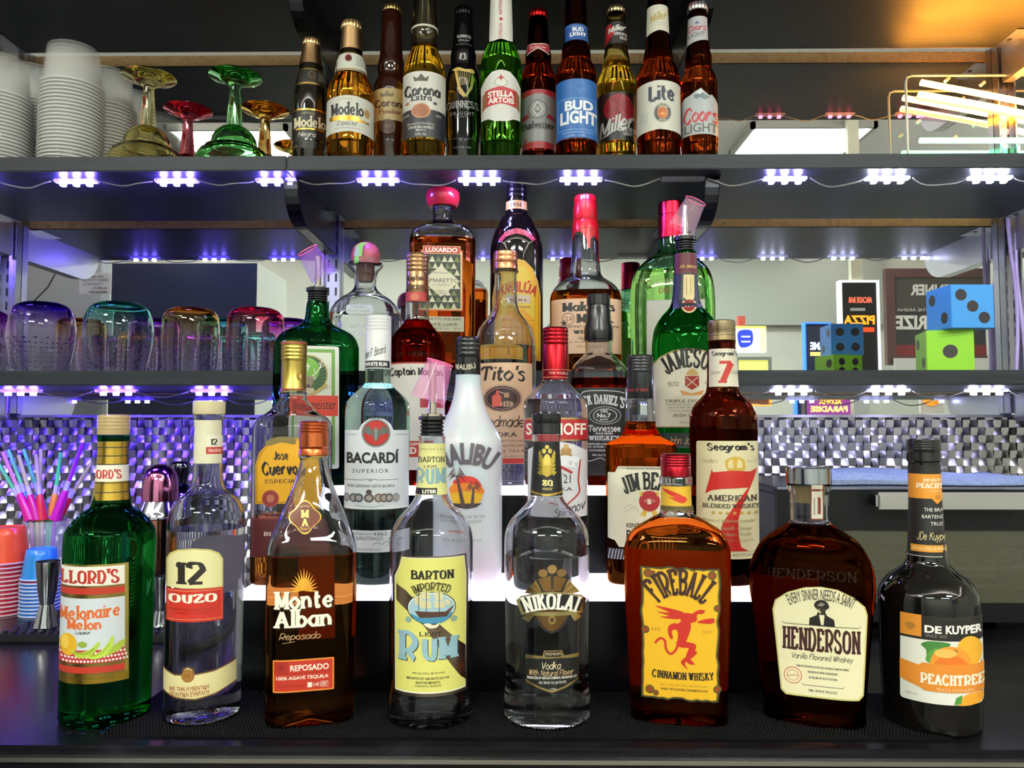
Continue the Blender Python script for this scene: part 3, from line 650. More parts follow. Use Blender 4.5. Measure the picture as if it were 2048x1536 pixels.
L = [('r', 546, 1317, 668, 1382, 'd9822b', 2), ('r', 549, 1320, 665, 1379, 'b62d1a', 1), ('r', 549, 1320, 577, 1343, 'a02214'), ('r', 549, 1344, 665, 1345, '8a1c10'), ('e', 563, 1332, 7, 6, '8d1d12'), ('q', 615, 1364, 624, 1374, 'e8dccc'), ('l', [(641, 1364), (656, 1364), (656, 1374), (641, 1374), (641, 1364)], 1, 'f0e4d4'),
     ('t', 'REPOSADO', 619, 1334, 77, 12, 'f4ead6', 'b'), ('t', '100% AGAVE TEQUILA', 605, 1354, 104, 8, 'f4ead6', 'b'), ('t', '1143', 632, 1369, 12, 7, 'f4ead6', 'b'), ('t', 'CRT', 648, 1369, 12, 6, 'f4ead6', 'b'), ('t', 'HECHO EN MEXICO', 582, 1369, 54, 4, '7a1a10')]
v.label(L, 'lower_label')
# light rum with pink pourer
v = B('nearly empty clear bottle with a yellow ship label and a pink-covered pour spout', 861, 1416, .80, 0,
      [(872, 27), (886, 27), (889, 26), (940, 29), (990, 33), (1003, 39), (1025, 58), (1040, 70), (1062, 81), (1085, 84), (1200, 84), (1340, 83), (1366, 83), (1385, 86), (1400, 87), (1418, 85)], group=G1)
v.glass('Gf5f6f8')
pourer(v, 832, 872, 27, 728, (880, 725), 26, (856, 800), 35, 'Tf08fc8/0.33')
L = [('r', 828, 887, 901, 990, 'd9d48c'), ('r', 828, 976, 874, 989, '17160f'), ('t', 'IMPORTED', 866, 898, 50, 5, '5c5a2c', 'w'), ('t', 'BARTON', 863, 919, 52, 12, '24221a', 'r'), ('t', 'LIGHT', 861, 933, 26, 6, '33312a', 'r'), ('t', 'RUM', 861, 952, 62, 34, '7fa0a6', 'R'), ('t', 'LITER', 859, 983, 28, 7, 'e9e6d6', 'B')]
v.label(L, 'neck_label')
q = [(801, 1113), (932, 1113), (933, 1130), (936, 1155), (934, 1394), (787, 1394), (786, 1155), (795, 1135)]
def shr(q, k, d=0): cx = sum(a for a, b in q) / len(q); c2 = sum(b for a, b in q) / len(q); return [(cx + (a - cx) * k, c2 + (b - c2) * (k + d)) for a, b in q]
L = [('P', q, 'm8c8074'), ('P', shr(q, .95, .015), 'efe8cf'), ('P', shr(q, .93, .02), 'd9d272'), ('P', [(794, 1170), (924, 1366), (928, 1320), (794, 1205)], 'm9a8270'), ('P', [(794, 1172), (812, 1182), (930, 1300), (930, 1372)], 'm97806e'),
     ('e', 863, 1216, 48, 33, '23262c'), ('e', 863, 1216, 46, 31, 'dfe6d8'), ('e', 863, 1216, 44, 29, '9fbcc8'), ('p', [(822, 1228), (840, 1234), (862, 1230), (884, 1233), (904, 1226), (890, 1243), (862, 1247), (836, 1242)], '3f83a6', 1),
     ('p', [(830, 1222), (890, 1224), (908, 1212), (893, 1234), (840, 1235)], '4a2f22')]
for x, y, a, b in ((836, 1200, 14, 18), (850, 1190, 18, 16), (850, 1208, 22, 16), (876, 1192, 16, 16), (877, 1209, 20, 15), (893, 1206, 9, 12)): L.append(('p', [(x - a / 2, y - b / 2), (x + a / 2, y - b / 2 + 1), (x + a / 2 + 2, y + b / 2), (x - a / 2 + 2, y + b / 2 - 1)], 'cfc69a'))
for x in (838, 853, 878): L.append(('l', [(x, 1181), (x, 1226)], 1, '3c2c20'))
L += [('e', 818, 1240, 6, 6, '86a090'), ('e', 907, 1240, 6, 6, '86a090'), ('p', [(848, 1248), (858, 1246), (868, 1250), (878, 1246), (874, 1254), (860, 1256)], 'e4dcc0', 1)]
L += [('t', 'BARTON', 865, 1150, 86, 19, '1f1c16', 'R'), ('t', 'IMPORTED', 863, 1177, 76, 17, '2a271e', 'r', 10), ('t', 'LIGHT', 861, 1268, 44, 9, '2a271e', 'r')]
for d, c in ((1.5, '24303a'), (0, '8fb0bc')): L += [('t', 'R', 817 + d, 1293 + d, 40, 62, c, 'R'), ('t', 'UM', 880 + d, 1298 + d, 72, 48, c, 'R')]
L += [('t', '40% ALC/VOL (80 PROOF)', 857, 1347, 64, 5, '3a3726'), ('t', 'IMPORTED BY AND BOTTLED FOR', 856, 1357, 84, 5, '3a3726', 'r'), ('t', 'BARTON IMPORTS', 856, 1365, 48, 5, '3a3726', 'r'), ('t', 'CHICAGO, ILLINOIS', 856, 1372, 52, 5, '3a3726', 'r')]
v.label(L)
# vodka with winged crest
v = B('clear vodka bottle with a gold winged crest and black cap', 1094, 1416, .80, 0,
      [(866, 29), (882, 29), (884, 26), (930, 29), (992, 33), (1000, 36), (1010, 43), (1023, 56), (1040, 72), (1066, 83), (1087, 85), (1200, 84), (1340, 82.5), (1366, 83), (1385, 85.5), (1405, 86)], group=G1)
v.glass('Gf5f6f8', 'Gf5f6f8', 1105)
v.turned('cap', [(828, 27), (830, 29.5), (846, 29.5), (847, 28.8), (866, 29), (868, 27)], 's1a1b1e')
L = [('r', 1061, 884, 1127, 992, '0f0f10'), ('L', [(1061, 984), (1094, 990), (1127, 984)], 4, 'mc8a850', 1)]
for s in (1, -1):
    for i in range(6): L.append(('p', [(1094 + s * 4, 926 + i * 2), (1094 + s * (14 + i), 900 + i * 9), (1094 + s * (17 - i), 907 + i * 9), (1094 + s * 5, 934)], 'md8c05a'))
L += [('e', 1094, 922, 7, 14, 'mdcc468'), ('e', 1088, 902, 4, 5, 'mdcc468'), ('e', 1100, 902, 4, 5, 'mdcc468'), ('e', 1094, 894, 4, 4, 'mdcc468'), ('p', [(1088, 930), (1100, 930), (1104, 948), (1094, 954), (1084, 948)], 'mc8a850'), ('t', '80', 1095, 966, 21, 13, 'dccc86', 'R'), ('t', 'PROOF', 1095, 978, 20, 5, 'c8b468', 'r')]
v.label(L, 'neck_label')
L = []
for s in (1, -1):
    for i in range(9):
        x, y = 1106 + 46 * (i / 8) ** .7, 1137 + 5.5 * i
        L.append(('p', [(1104 + s * (0 + 8 + 2 * i) - 2, 1188), (1104 + s * (x - 1104), y), (1104 + s * (x - 1098), y + 7), (1104 + s * (14 + 2 * i), 1190)], 'mb08a54' if i % 2 else 'md0ac70'))
L += [('p', [(1070, 1155), (1085, 1138), (1104, 1128), (1123, 1138), (1138, 1155), (1124, 1185), (1084, 1185)], '1c1814'), ('p', [(1076, 1158), (1104, 1150), (1132, 1158), (1120, 1182), (1088, 1182)], 'm9a7448'), ('e', 1086, 1146, 9, 8, 'mb08a5c'), ('e', 1122, 1146, 9, 8, 'mb08a5c'), ('e', 1104, 1138, 9, 9, 'mc49c68'), ('p', [(1101, 1150), (1107, 1150), (1106, 1178), (1102, 1178)], '2a2018'),
      ('p', [(1066, 1222), (1142, 1222), (1132, 1250), (1118, 1262), (1104, 1268), (1090, 1262), (1076, 1250)], '241d18'), ('p', [(1074, 1224), (1134, 1224), (1124, 1248), (1104, 1262), (1084, 1248)], 'm8a6844', 1), ('e', 1104, 1240, 7, 8, 'md6b468'), ('e', 1104, 1240, 4, 5, '3a2c1c'),
      ('p', [(1044, 1240), (1062, 1224), (1146, 1224), (1164, 1240), (1148, 1246), (1140, 1232), (1068, 1232), (1058, 1247)], 'mc9b47c'),
      ('P', [(1034, 1206), (1044, 1195), (1074, 1186), (1104, 1183), (1134, 1186), (1160, 1195), (1170, 1206), (1163, 1234), (1134, 1222), (1104, 1218), (1074, 1222), (1045, 1234)], 'md0c094'), ('P', [(1041, 1207), (1049, 1198), (1074, 1190), (1104, 1187), (1134, 1190), (1156, 1198), (1163, 1207), (1157, 1227), (1134, 1218), (1104, 1214), (1074, 1218), (1050, 1227)], '141414'),
      ('t', 'NIKOLAI', 1102, 1208, 112, 34, 'efe9dc', 'R', 12)]
v.label(L, 'crest_label')
L = [('P', [(1051, 1312), (1085, 1312), (1088, 1301), (1124, 1301), (1128, 1312), (1157, 1312), (1157, 1366), (1130, 1378), (1104, 1386), (1080, 1378), (1051, 1368)], 'mc8b074'), ('P', [(1051, 1320), (1086, 1317), (1122, 1317), (1157, 1320), (1157, 1361), (1128, 1374), (1104, 1381), (1080, 1374), (1051, 1361)], '101010'), ('r', 1089, 1303, 1123, 1314, '2b2620', 3),
     ('t', 'PREMIUM', 1106, 1308, 30, 5, 'c9b98c'), ('t', 'Vodka', 1103, 1331, 38, 16, 'd9c9a2', 'i'), ('t', 'With Natural Flavor', 1103, 1346, 88, 13, 'c9a878', 'i'), ('t', 'PRODUCED BY NIKOLAI COMPANY, FRANKFORT, KY', 1104, 1357, 98, 6, 'e4e0d4', 'b', 2), ('t', 'ALC 40% BY VOL (80 PROOF)', 1105, 1366, 54, 7, 'e4e0d4', 's'), ('t', '1 LITER', 1106, 1378, 12, 3, 'e4e0d4')]
v.label(L, 'lower_label')
# cinnamon whisky flask
v = B('amber flask of cinnamon whisky with red cap and a burnt-edged yellow label', 1357, 1412, .80, 0,
      [(952, 31), (956, 33), (968, 33), (971, 30), (1015, 31.5), (1027, 35), (1036, 50), (1048, 70), (1058, 85), (1070, 95.5), (1085, 103), (1100, 106), (1160, 106), (1300, 101), (1425, 95)], n=4, dep=.56, group=G1)
v.glass('Gf5f6f8', 'Gd2904e', 1032)
v.backlabel(1268, 1118, 1445, 1400, 'd9641e')
v.turned('cap', [(907, 28), (909, 30)] + rings(911, 932, 30.5, 4, 1) + [(933, 30), (952, 30)], 'm9c1f2a')
L = [('r', 1322, 973, 1384, 1016, 'd8a92a')]
for i in range(12): L.append(('P', ell(1323 + i * 5.6, 1017 + (i % 3), 5, 5 + i % 3, 12), '5a4a24'))
L += [('p', [(1326, 978), (1345, 983), (1362, 990), (1370, 998), (1368, 1006), (1355, 1004), (1338, 994), (1350, 996), (1333, 986)], 'c8301e', 1), ('e', 1366, 999, 7, 6, 'c8301e')]
v.label(L, 'neck_label')
random.seed(3); e = []
for i in range(60):
    u = i / 60 * 4; k = u % 1; s = int(u); j = random.uniform(-2.6, 2.6)
    e.append([(1279 + 162 * k, 1135 + j), (1441 - 4 * k + j, 1135 + 264 * k), (1437 - 153 * k, 1400 + j), (1283 - 3 * k + j, 1400 - 265 * k)][s])
L = [('P', e, '2e2a16'), ('P', shr(e, .965, .015), '6e5f1e'), ('P', shr(e, .93, .035), 'e3ae1e')]
for x, y, r_ in ((1296, 1148, 9), (1306, 1147, 5), (1424, 1149, 9), (1300, 1382, 9), (1312, 1388, 6), (1434, 1375, 8), (1434, 1214, 7), (1291, 1262, 8)): L += [('e', x, y, r_, r_, '5c4f1c'), ('e', x, y, r_ * .6, r_ * .6, '8c3b1a')]
RD = 'bf2a1c'
L += [('p', [(1361, 1243), (1378, 1240), (1382, 1252), (1377, 1270), (1370, 1284), (1356, 1284), (1356, 1266), (1351, 1254)], RD, 1),
      ('p', [(1356, 1280), (1372, 1282), (1390, 1286), (1391, 1296), (1380, 1312), (1386, 1322), (1389, 1327), (1378, 1326), (1371, 1318), (1374, 1304), (1377, 1295), (1362, 1294), (1353, 1290)], RD, 1), ('p', [(1384, 1298), (1394, 1302), (1386, 1312), (1374, 1320), (1370, 1327), (1376, 1337), (1366, 1330), (1362, 1322), (1372, 1312)], RD, 1),
      ('p', [(1352, 1246), (1338, 1252), (1336, 1266), (1341, 1278), (1346, 1276), (1344, 1262), (1358, 1256)], RD, 1), ('p', [(1374, 1246), (1376, 1236), (1388, 1223), (1400, 1217), (1410, 1219), (1404, 1226), (1396, 1226), (1386, 1240)], RD, 1),
      ('p', [(1360, 1234), (1370, 1225), (1384, 1226), (1394, 1232), (1392, 1240), (1386, 1243), (1378, 1244), (1364, 1242)], RD, 1),
      ('p', [(1310, 1213), (1340, 1217), (1368, 1224), (1366, 1234), (1350, 1238), (1320, 1235), (1338, 1232), (1314, 1225), (1338, 1225)], RD, 1), ('l', [(1356, 1288), (1350, 1302), (1340, 1308), (1332, 1298), (1330, 1282), (1320, 1278), (1310, 1288)], 4.5, RD, 1),
      ('p', [(1394, 1242), (1408, 1236), (1422, 1234), (1428, 1238), (1422, 1244), (1406, 1244)], RD, 1), ('e', 1424, 1238, 5, 5, RD)]
L += [('t', 'FIREBALL', 1361, 1180, 138, 56, '3a1c14', 'R', 34), ('t', 'RED', 1312, 1260, 18, 6, '8a5a1e', 'w'), ('t', 'HOT', 1415, 1261, 17, 6, '8a5a1e', 'w'), ('t', 'CINNAMON WHISKY', 1366, 1350, 124, 17, '231a14', 'R', -3), ('t', 'ALC 33% BY VOL (66 PROOF)', 1368, 1371, 94, 5, '8a6a1c'), ('t', 'WHISKY WITH NATURAL CINNAMON FLAVOR', 1368, 1379, 94, 5, '3a2a14', 'b')]
v.label(L)
# vanilla whiskey
v = B('broad-shouldered dark amber bottle with a silver stopper and a flat-capped man on its label', 1627, 1412, .80, 0,
      [(968, 46), (978, 44), (988, 39.5), (1040, 39), (1050, 50), (1060, 66), (1075, 88), (1090, 103), (1105, 112), (1125, 121), (1145, 125), (1170, 126), (1220, 120), (1300, 112), (1425, 99)], n=3.6, dep=.5, group=G1)
v.glass('Gf5f6f8', 'G965024', 1046)
v.backlabel(1500, 1172, 1640, 1350, 'b8451a')
v.turned('stopper', [(934, 45), (936, 46.5), (966, 46.5), (968, 44)], 'Ma4a8b0')
v.turned('cork', [(969, 34), (1004, 30)], 'd0b478')
v.label([('r', 1621, 970, 1647, 1040, '6d2a24'), ('r', 1623, 970, 1645, 1037, 'c9c0ae'), ('q', 1635, 990, 1641, 1028, '6d2a24'), ('q', 1627, 985, 1630, 1030, '8a8478')], 'seal_strip')
q = [(1545, 1225), (1550, 1205), (1575, 1187), (1610, 1175), (1642, 1172), (1675, 1176), (1708, 1190), (1730, 1208), (1735, 1225), (1727, 1386), (1718, 1395), (1572, 1395), (1562, 1386)]
L = [('P', q, 'c9bd78'), ('P', shr(q, .965, .01), 'e6dcb4')]
L += [('p', [(1618, 1250), (1619, 1236), (1633, 1229), (1636, 1222), (1650, 1222), (1654, 1229), (1668, 1236), (1670, 1250)], '1a1512'), ('p', [(1638, 1228), (1649, 1228), (1647, 1248), (1642, 1248)], 'e6dcb4'), ('e', 1643, 1217, 8, 9, 'd6caa4'), ('p', [(1628, 1209), (1633, 1201), (1644, 1198), (1654, 1202), (1658, 1210), (1656, 1215), (1643, 1216), (1632, 1215)], '241c18', 1), ('p', [(1634, 1210), (1642, 1203), (1650, 1206), (1644, 1211)], '8a8272'), ('l', [(1633, 1216), (1644, 1219), (1654, 1216)], 1.6, '1a1512', 1), ('p', [(1640, 1216), (1652, 1214), (1650, 1226), (1642, 1227)], '332a24'),
      ('l', [(1564, 1246), (1568, 1250), (1718, 1250), (1721, 1246)], 1, '2a241c'), ('e', 1586, 1354, 18, 17, 'c2553c'), ('e', 1586, 1354, 16.4, 15.4, 'e6dcb4'), ('e', 1586, 1354, 12, 11, 'c2553c'), ('e', 1586, 1354, 11, 10, 'e6dcb4'), ('l', [(1603, 1368), (1606, 1371), (1685, 1371), (1688, 1368)], 1, '2a241c'),
      ('t', 'EVERY SINNER NEEDS A SAINT', 1642, 1196, 138, 22, '2e2820', 's', 17), ('t', 'HENDERSON', 1643, 1279, 156, 50, '3b1714', 'R'), ('t', 'Vanilla Flavored Whiskey', 1645, 1315, 122, 16, '241e1a', 'i'), ('t', 'SOME BOOTLEGGERS RUN AND HIDE, ONE MADE A NAME FOR HIMSELF', 1645, 1334, 105, 5, '2e2820', 'b'), ('t', "HENDERSON'S STARTED UNDERGROUND", 1645, 1344, 60, 4.5, '2e2820', 'b'),
      ('t', 'BUT BECAME THE TALK OF THE TOWN', 1646, 1355, 56, 4.5, '2e2820', 'b'), ('t', 'HENDERSON', 1586, 1354, 22, 4, 'c2553c', 's', 0, -.15), ('t', '750ML • 80 PROOF • 40% ALC/VOL', 1646, 1381, 58, 5, '2e2820', 'b')]
v.label(L)
v.label([('t', 'HENDERSON', 1624, 1150, 180, 22, 'T2a0e06/0.4', 'r')], 'embossing')
# peach schnapps
v = B('black glossy bottle with an orange neck band and a peach picture label', 1863, 1426, .792, 0,
      [(904, 34), (920, 35), (924, 33), (935, 33), (1115, 41), (1124, 44), (1135, 55), (1152, 80), (1165, 92), (1180, 101), (1200, 104), (1300, 104), (1430, 101)], group=G1)
v.glass('S0b0908', hollow=False)
v.turned('cap', [(877, 31), (879, 35)] + rings(880, 900, 35.5, 4, .6) + [(904, 34)], 's18191b')
v.turned('cap_ring', [(907, 35.5), (921, 36)], 's121214')
L = [('r', 1814, 930, 1900, 1112, '151312'), ('r', 1814, 948, 1898, 997, 'e0912a'), ('P', [(1862, 996), (1886, 996), (1874, 1008)], 'e0912a'), ('r', 1822, 1090, 1900, 1104, 'd9922e'), ('L', [(1814, 1113), (1900, 1113)], 1.5, 'b8b4ac'), ('q', 1870, 990, 1880, 999, 'c07820', 2),
     ('t', 'DE KUYPER', 1872, 960, 50, 6, 'f3e6c8', 'B'), ('t', 'PEACHTREE', 1872, 971, 78, 11, 'f7ecd4', 'R'), ('t', 'LIQUEUR', 1872, 982, 24, 4, 'f3d9a8'), ('t', 'THE BRAND', 1874, 1019, 52, 7, 'e8e4dc', 's'), ('t', 'BARTENDERS', 1874, 1033, 60, 7, 'e8e4dc', 's'), ('t', 'TRUST', 1876, 1047, 30, 7, 'e8e4dc', 's'), ('t', 'JDe Kuyper', 1866, 1074, 64, 22, 'cdbd86', 'i'), ('t', '20% ALC/VOL 40 PROOF', 1860, 1097, 70, 6, 'f3dcae', 's')]
v.label(L, 'neck_label')
L = [('r', 1801, 1233, 1967, 1407, 'e3e0d4', 6), ('r', 1801, 1233, 1967, 1280, '1a1614'), ('r', 1801, 1231, 1843, 1275, 'd98a2a'), 
     ('p', [(1812, 1252), (1821, 1248), (1830, 1252), (1828, 1260), (1821, 1264), (1814, 1260)], 'a8702a', 1),
     ('p', [(1842, 1290), (1860, 1282), (1900, 1284), (1888, 1296), (1862, 1300), (1854, 1318), (1852, 1300)], '3f7a34', 1), ('p', [(1852, 1322), (1856, 1306), (1872, 1294), (1880, 1300), (1870, 1324)], '57923c', 1),
     ('e', 1938, 1302, 26, 32, 'e8a82c'), ('e', 1901, 1326, 41, 36, 'e8922c'), ('e', 1901, 1332, 34, 24, 'dd6f1e'), ('e', 1890, 1304, 22, 9, 'f0b45a'), ('p', [(1801, 1326), (1838, 1332), (1845, 1326), (1967, 1326), (1967, 1382), (1850, 1382), (1838, 1376), (1801, 1366)], 'dd862a'), ('l', [(1908, 1295), (1914, 1300)], 2, '6a5a2a'), ('p', [(1918, 1407), (1926, 1390), (1942, 1384), (1966, 1386), (1966, 1404)], 'efa12c', 1), ('p', [(1908, 1406), (1912, 1392), (1924, 1386), (1922, 1404)], '4c8a3a'),
     ('t', 'DE', 1866, 1258, 34, 15, 'f4f0e6', 'B'), ('t', 'KUYPER', 1927, 1257, 72, 17, 'f4f0e6', 'B'), ('t', 'SINCE 1695', 1872, 1271, 43, 6, '8a8078'), ('t', 'PEACHTREE', 1904, 1357, 126, 23, 'f5ead4', 'R'), ('t', 'PEACH SCHNAPPS', 1910, 1377, 72, 6, 'f2d6ae', 'w'), ('t', 'RECYCLE', 1824, 1393, 22, 4, '6a665c')]
v.label(L)
# ================================================================ second row, on the lower glowing step
G2 = 'bottles on the lower glowing step'; Z2 = .110; Y2 = .943
# gold tequila
v = B('square tequila bottle with gold cap and yellow arched label', 581, 1150, Y2, Z2,
      [(783, 27), (796, 28), (802, 31), (818, 44), (828, 55), (835, 68), (845, 76), (856, 79.5), (900, 80), (1130, 80), (1150, 79)], n=5, dep=.72, group=G2)
v.glass('Gf5f6f8', 'Ge0b070', 1030)
v.turned('cap', [(683, 24), (685, 26)] + rings(686, 722, 26.5, 5, .8) + [(724, 25.5), (776, 25.5), (777, 26), (783, 26)], 'mb7a050')
v.label([('r', 556, 777, 608, 780, '8c2a24'), ('r', 556, 684, 608, 687, '9c3a34'), ('e', 600, 752, 5, 7, '8c5030'), ('e', 600, 752, 3.6, 5.4, 'c8b060')], 'cap_print')
q = lambda d: [(511 + d, 1007 - d), (511 + d, 930), (518 + d, 905 + d), (536, 886 + d), (560, 877 + d), (582, 875 + d), (606, 878 + d), (630 - d, 890 + d), (646 - d, 910 + d), (652 - d, 930), (652 - d, 1007 - d)]
L = [('P', q(0), 'd49a20'), ('P', q(3), '8a5a10'), ('P', q(4), 'e5a818'), ('P', [(530, 889), (536, 880), (560, 873), (588, 876), (592, 884), (588, 889), (562, 885), (540, 891)], '7b6a34', 1), ('E', 541, 996, 17, 17, 'a03a34'), ('E', 541, 996, 14, 14, '8c2c2a'), ('E', 541, 996, 8, 8, 'b06a50'),
     ('t', 'Jose', 562, 912, 30, 18, '1d1410', 'k'), ('t', 'Cuervo', 560, 937, 73, 30, '1d1410', 'k'), ('t', 'ESPECIAL', 564, 962, 68, 8, '2c1c10', 'r')]
v.label(L)
v.label([('r', 502, 1035, 661, 1113, '5d2226'), ('L', [(502, 1037), (661, 1037)], 1, '8c4a48'), ('t', 'BLUE AGAVE', 582, 1066, 108, 8, 'e0c8b8', 'b')], 'lower_label')
# white rum
v = B('clear teal-tinted rum bottle with white cap and a bat in a red circle', 752, 1166, Y2, Z2,
      [(737, 26), (765, 26), (770, 29), (777, 36), (786, 46), (796, 56), (808, 63), (825, 65), (900, 65), (1140, 65), (1160, 64)], group=G2)
v.glass('Geef7f5', 'Ge4f6f3', 768)
v.turned('cap', [(633, 24), (635, 25.5)] + rings(636, 662, 26, 4, .7) + [(664, 26), (736, 26), (737, 26.5), (739, 26)], 'd9dad8')
v.label([('r', 727, 721, 779, 735, '16181a'), ('t', 'WHITE RUM', 752, 728, 44, 8, 'e6e6e2', 'B'), ('t', 'Don F. Bacardi', 750, 703, 44, 18, '3a3a3a', 'i', 0, -.3)], 'cap_band')
L = [('P', [(687, 860), (718, 860), (724, 848), (738, 838), (752, 836), (768, 838), (781, 848), (787, 860), (817, 860), (817, 1019), (687, 1019)], 'd8dce0'), ('L', [(687, 1016), (817, 1016)], 1.5, 'f2f2f2'), ('L', [(690, 869), (714, 869)], 1, '6a7280'), ('L', [(790, 869), (815, 869)], 1, '6a7280'),
     ('e', 752, 866, 28.5, 28.5, '1e1c1c'), ('e', 752, 866, 27, 27, 'd4d0cc'), ('e', 752, 866, 26, 26, '26201f'), ('e', 752, 866, 24.5, 24.5, 'b8241e'),
     ('p', [(752, 858), (746, 862), (738, 850), (730, 856), (727, 868), (734, 866), (738, 871), (744, 868), (748, 878), (752, 884), (756, 878), (760, 868), (766, 871), (770, 866), (777, 868), (774, 856), (766, 850), (758, 862)], '5c625e'), ('e', 752, 860, 5, 5, '6e746e'), ('l', [(752, 860), (752, 880)], 3, '8a908a'),
     ('t', 'BACARDÍ', 746, 913, 104, 28, '1f2428', 'B'), ('t', 'SUPERIOR', 741, 942, 72, 8, '2c3236', 'w'), ('l', [(690, 960), (728, 960), (735, 958), (738, 960)], 1, '3a4046'), ('l', [(745, 960), (748, 958), (755, 960), (796, 960)], 1, '3a4046'), ('e', 741, 960, 3.4, 2.6, '3a4046'), ('e', 741, 960, 2, 1.4, 'd8dce0'), ('t', 'RON SUPERIOR CARTA BLANCA', 742, 972, 94, 6, '4a4f54', 'r')]
for x, r_, c in ((694, 6, '7d8086'), (708, 9, '565a64'), (718, 9, '4a4e58'), (738, 10, '5a4e4c'), (757, 9, '7c665a'), (768, 9, '6a5a50'), (778, 8, '5c5656'), (791, 7, '8a8c90')): L += [('e', x, 996, r_, 9, c), ('e', x, 996, r_ * .6, 5.4, 'a49c94')]
L += [('e', 738, 984, 6, 5, '4e4442'), ('l', [(712, 1011), (730, 1014), (750, 1014), (766, 1010)], 1, '7a8088', 1)]
v.label(L)
L = [('r', 692, 1061, 812, 1105, 'c4c6ca'), ('t', 'ESTABLECIDO EN', 730, 1068, 44, 4, '4a4e54'), ('t', '1862', 762, 1068, 24, 7, '4a4e54'), ('t', 'SANTIAGO', 739, 1077, 53, 7.5, '3a3e44', 's'), ('t', 'DE CUBA', 785, 1078, 22, 4, '4a4e54'), ('t', 'MADE IN PUERTO RICO', 737, 1099, 48, 3.5, '5a5e64'), ('l', [(745, 1089), (756, 1085), (764, 1089), (772, 1084), (780, 1090), (772, 1094)], 1, '4a4e54', 1)]
v.label(L, 'lower_label')
v.label([('t', '1862', 744, 1124, 60, 20, 'Gc4e6e0', 's')], 'embossing')
# coconut rum
v = B('frosted white coconut rum bottle with black cap and a palm sunset print', 935, 1160, Y2, Z2,
      [(750, 25), (765, 25.5), (790, 29), (815, 36), (840, 47), (864, 60), (880, 66.5), (895, 69), (960, 69), (1130, 69), (1155, 67)], group=G2)
m, nt, b_ = nodes('Xfrost'); b_.inputs['Base Color'].default_value = (.78, .81, .88, 1); b_.inputs['Roughness'].default_value = .25; b_.inputs['Subsurface Weight'].default_value = .5; b_.inputs['Subsurface Scale'].default_value = .05; b_.inputs['Transmission Weight'].default_value = .12
v.glass('Xfrost', hollow=False)
v.turned('cap', [(675, 22), (677, 24)] + rings(678, 714, 24.5, 4, 1) + [(716, 25), (750, 25), (751, 25)], 's141416')
v.label([('t', 'MALIBU', 930, 732, 42, 11, 'c8c0a8', 'b', -4)], 'cap_print')
L = [('E', 933, 985, 33, 33, 'e8b22a'), ('P', [(906, 966), (912, 958), (922, 953), (935, 952), (948, 955), (958, 963), (963, 974), (950, 970), (920, 972)], 'd9382a', 1), ('P', [(903, 972), (934, 966), (964, 976), (965, 988), (934, 982), (902, 986)], 'e8842a', 1), ('P', [(902, 1007), (964, 1007), (952, 1015), (933, 1018), (914, 1015)], '46383a')]
def palm(x, y, s, bx, by, c):
    o = [('p', [(x - 2 * s, y), (x + 2 * s, y), (bx + 5 * s, by), (bx - 3 * s, by)], c)]
    for i in range(9):
        a = radians(-205 + i * 28.75); l = (17 + 2 * (i % 2)) * s
        ex, ey = x + cos(a) * l, y + sin(a) * l * .62 + 6 * s * abs(cos(a)); mx, my = x + cos(a) * l * .55, y + sin(a) * l * .62 - 3.5 * s
        o.append(('p', [(x - .6, y), (mx, my - 2.2 * s), (ex, ey), (mx, my + 1.6 * s)], c))
    return o
L += palm(914, 952, 1.1, 926, 1014, '564244') + palm(947, 976, .9, 943, 1014, '564244')
L += [('t', 'MALIBU', 931, 918, 122, 44, '5c5660', 'B', 22), ('t', 'CARIBBEAN RUM WITH', 922, 1034, 92, 6, '5a5e68', 'w'), ('t', 'COCONUT LIQUEUR', 922, 1044, 80, 6, '5a5e68', 'w'), ('t', 'ORIGINAL', 921, 1065, 44, 5, 'c86a5a', 'b'), ('t', '21% alc./vol. 750 ml', 925, 1081, 76, 5, '7a7e88')]
v.label(L, 'print')
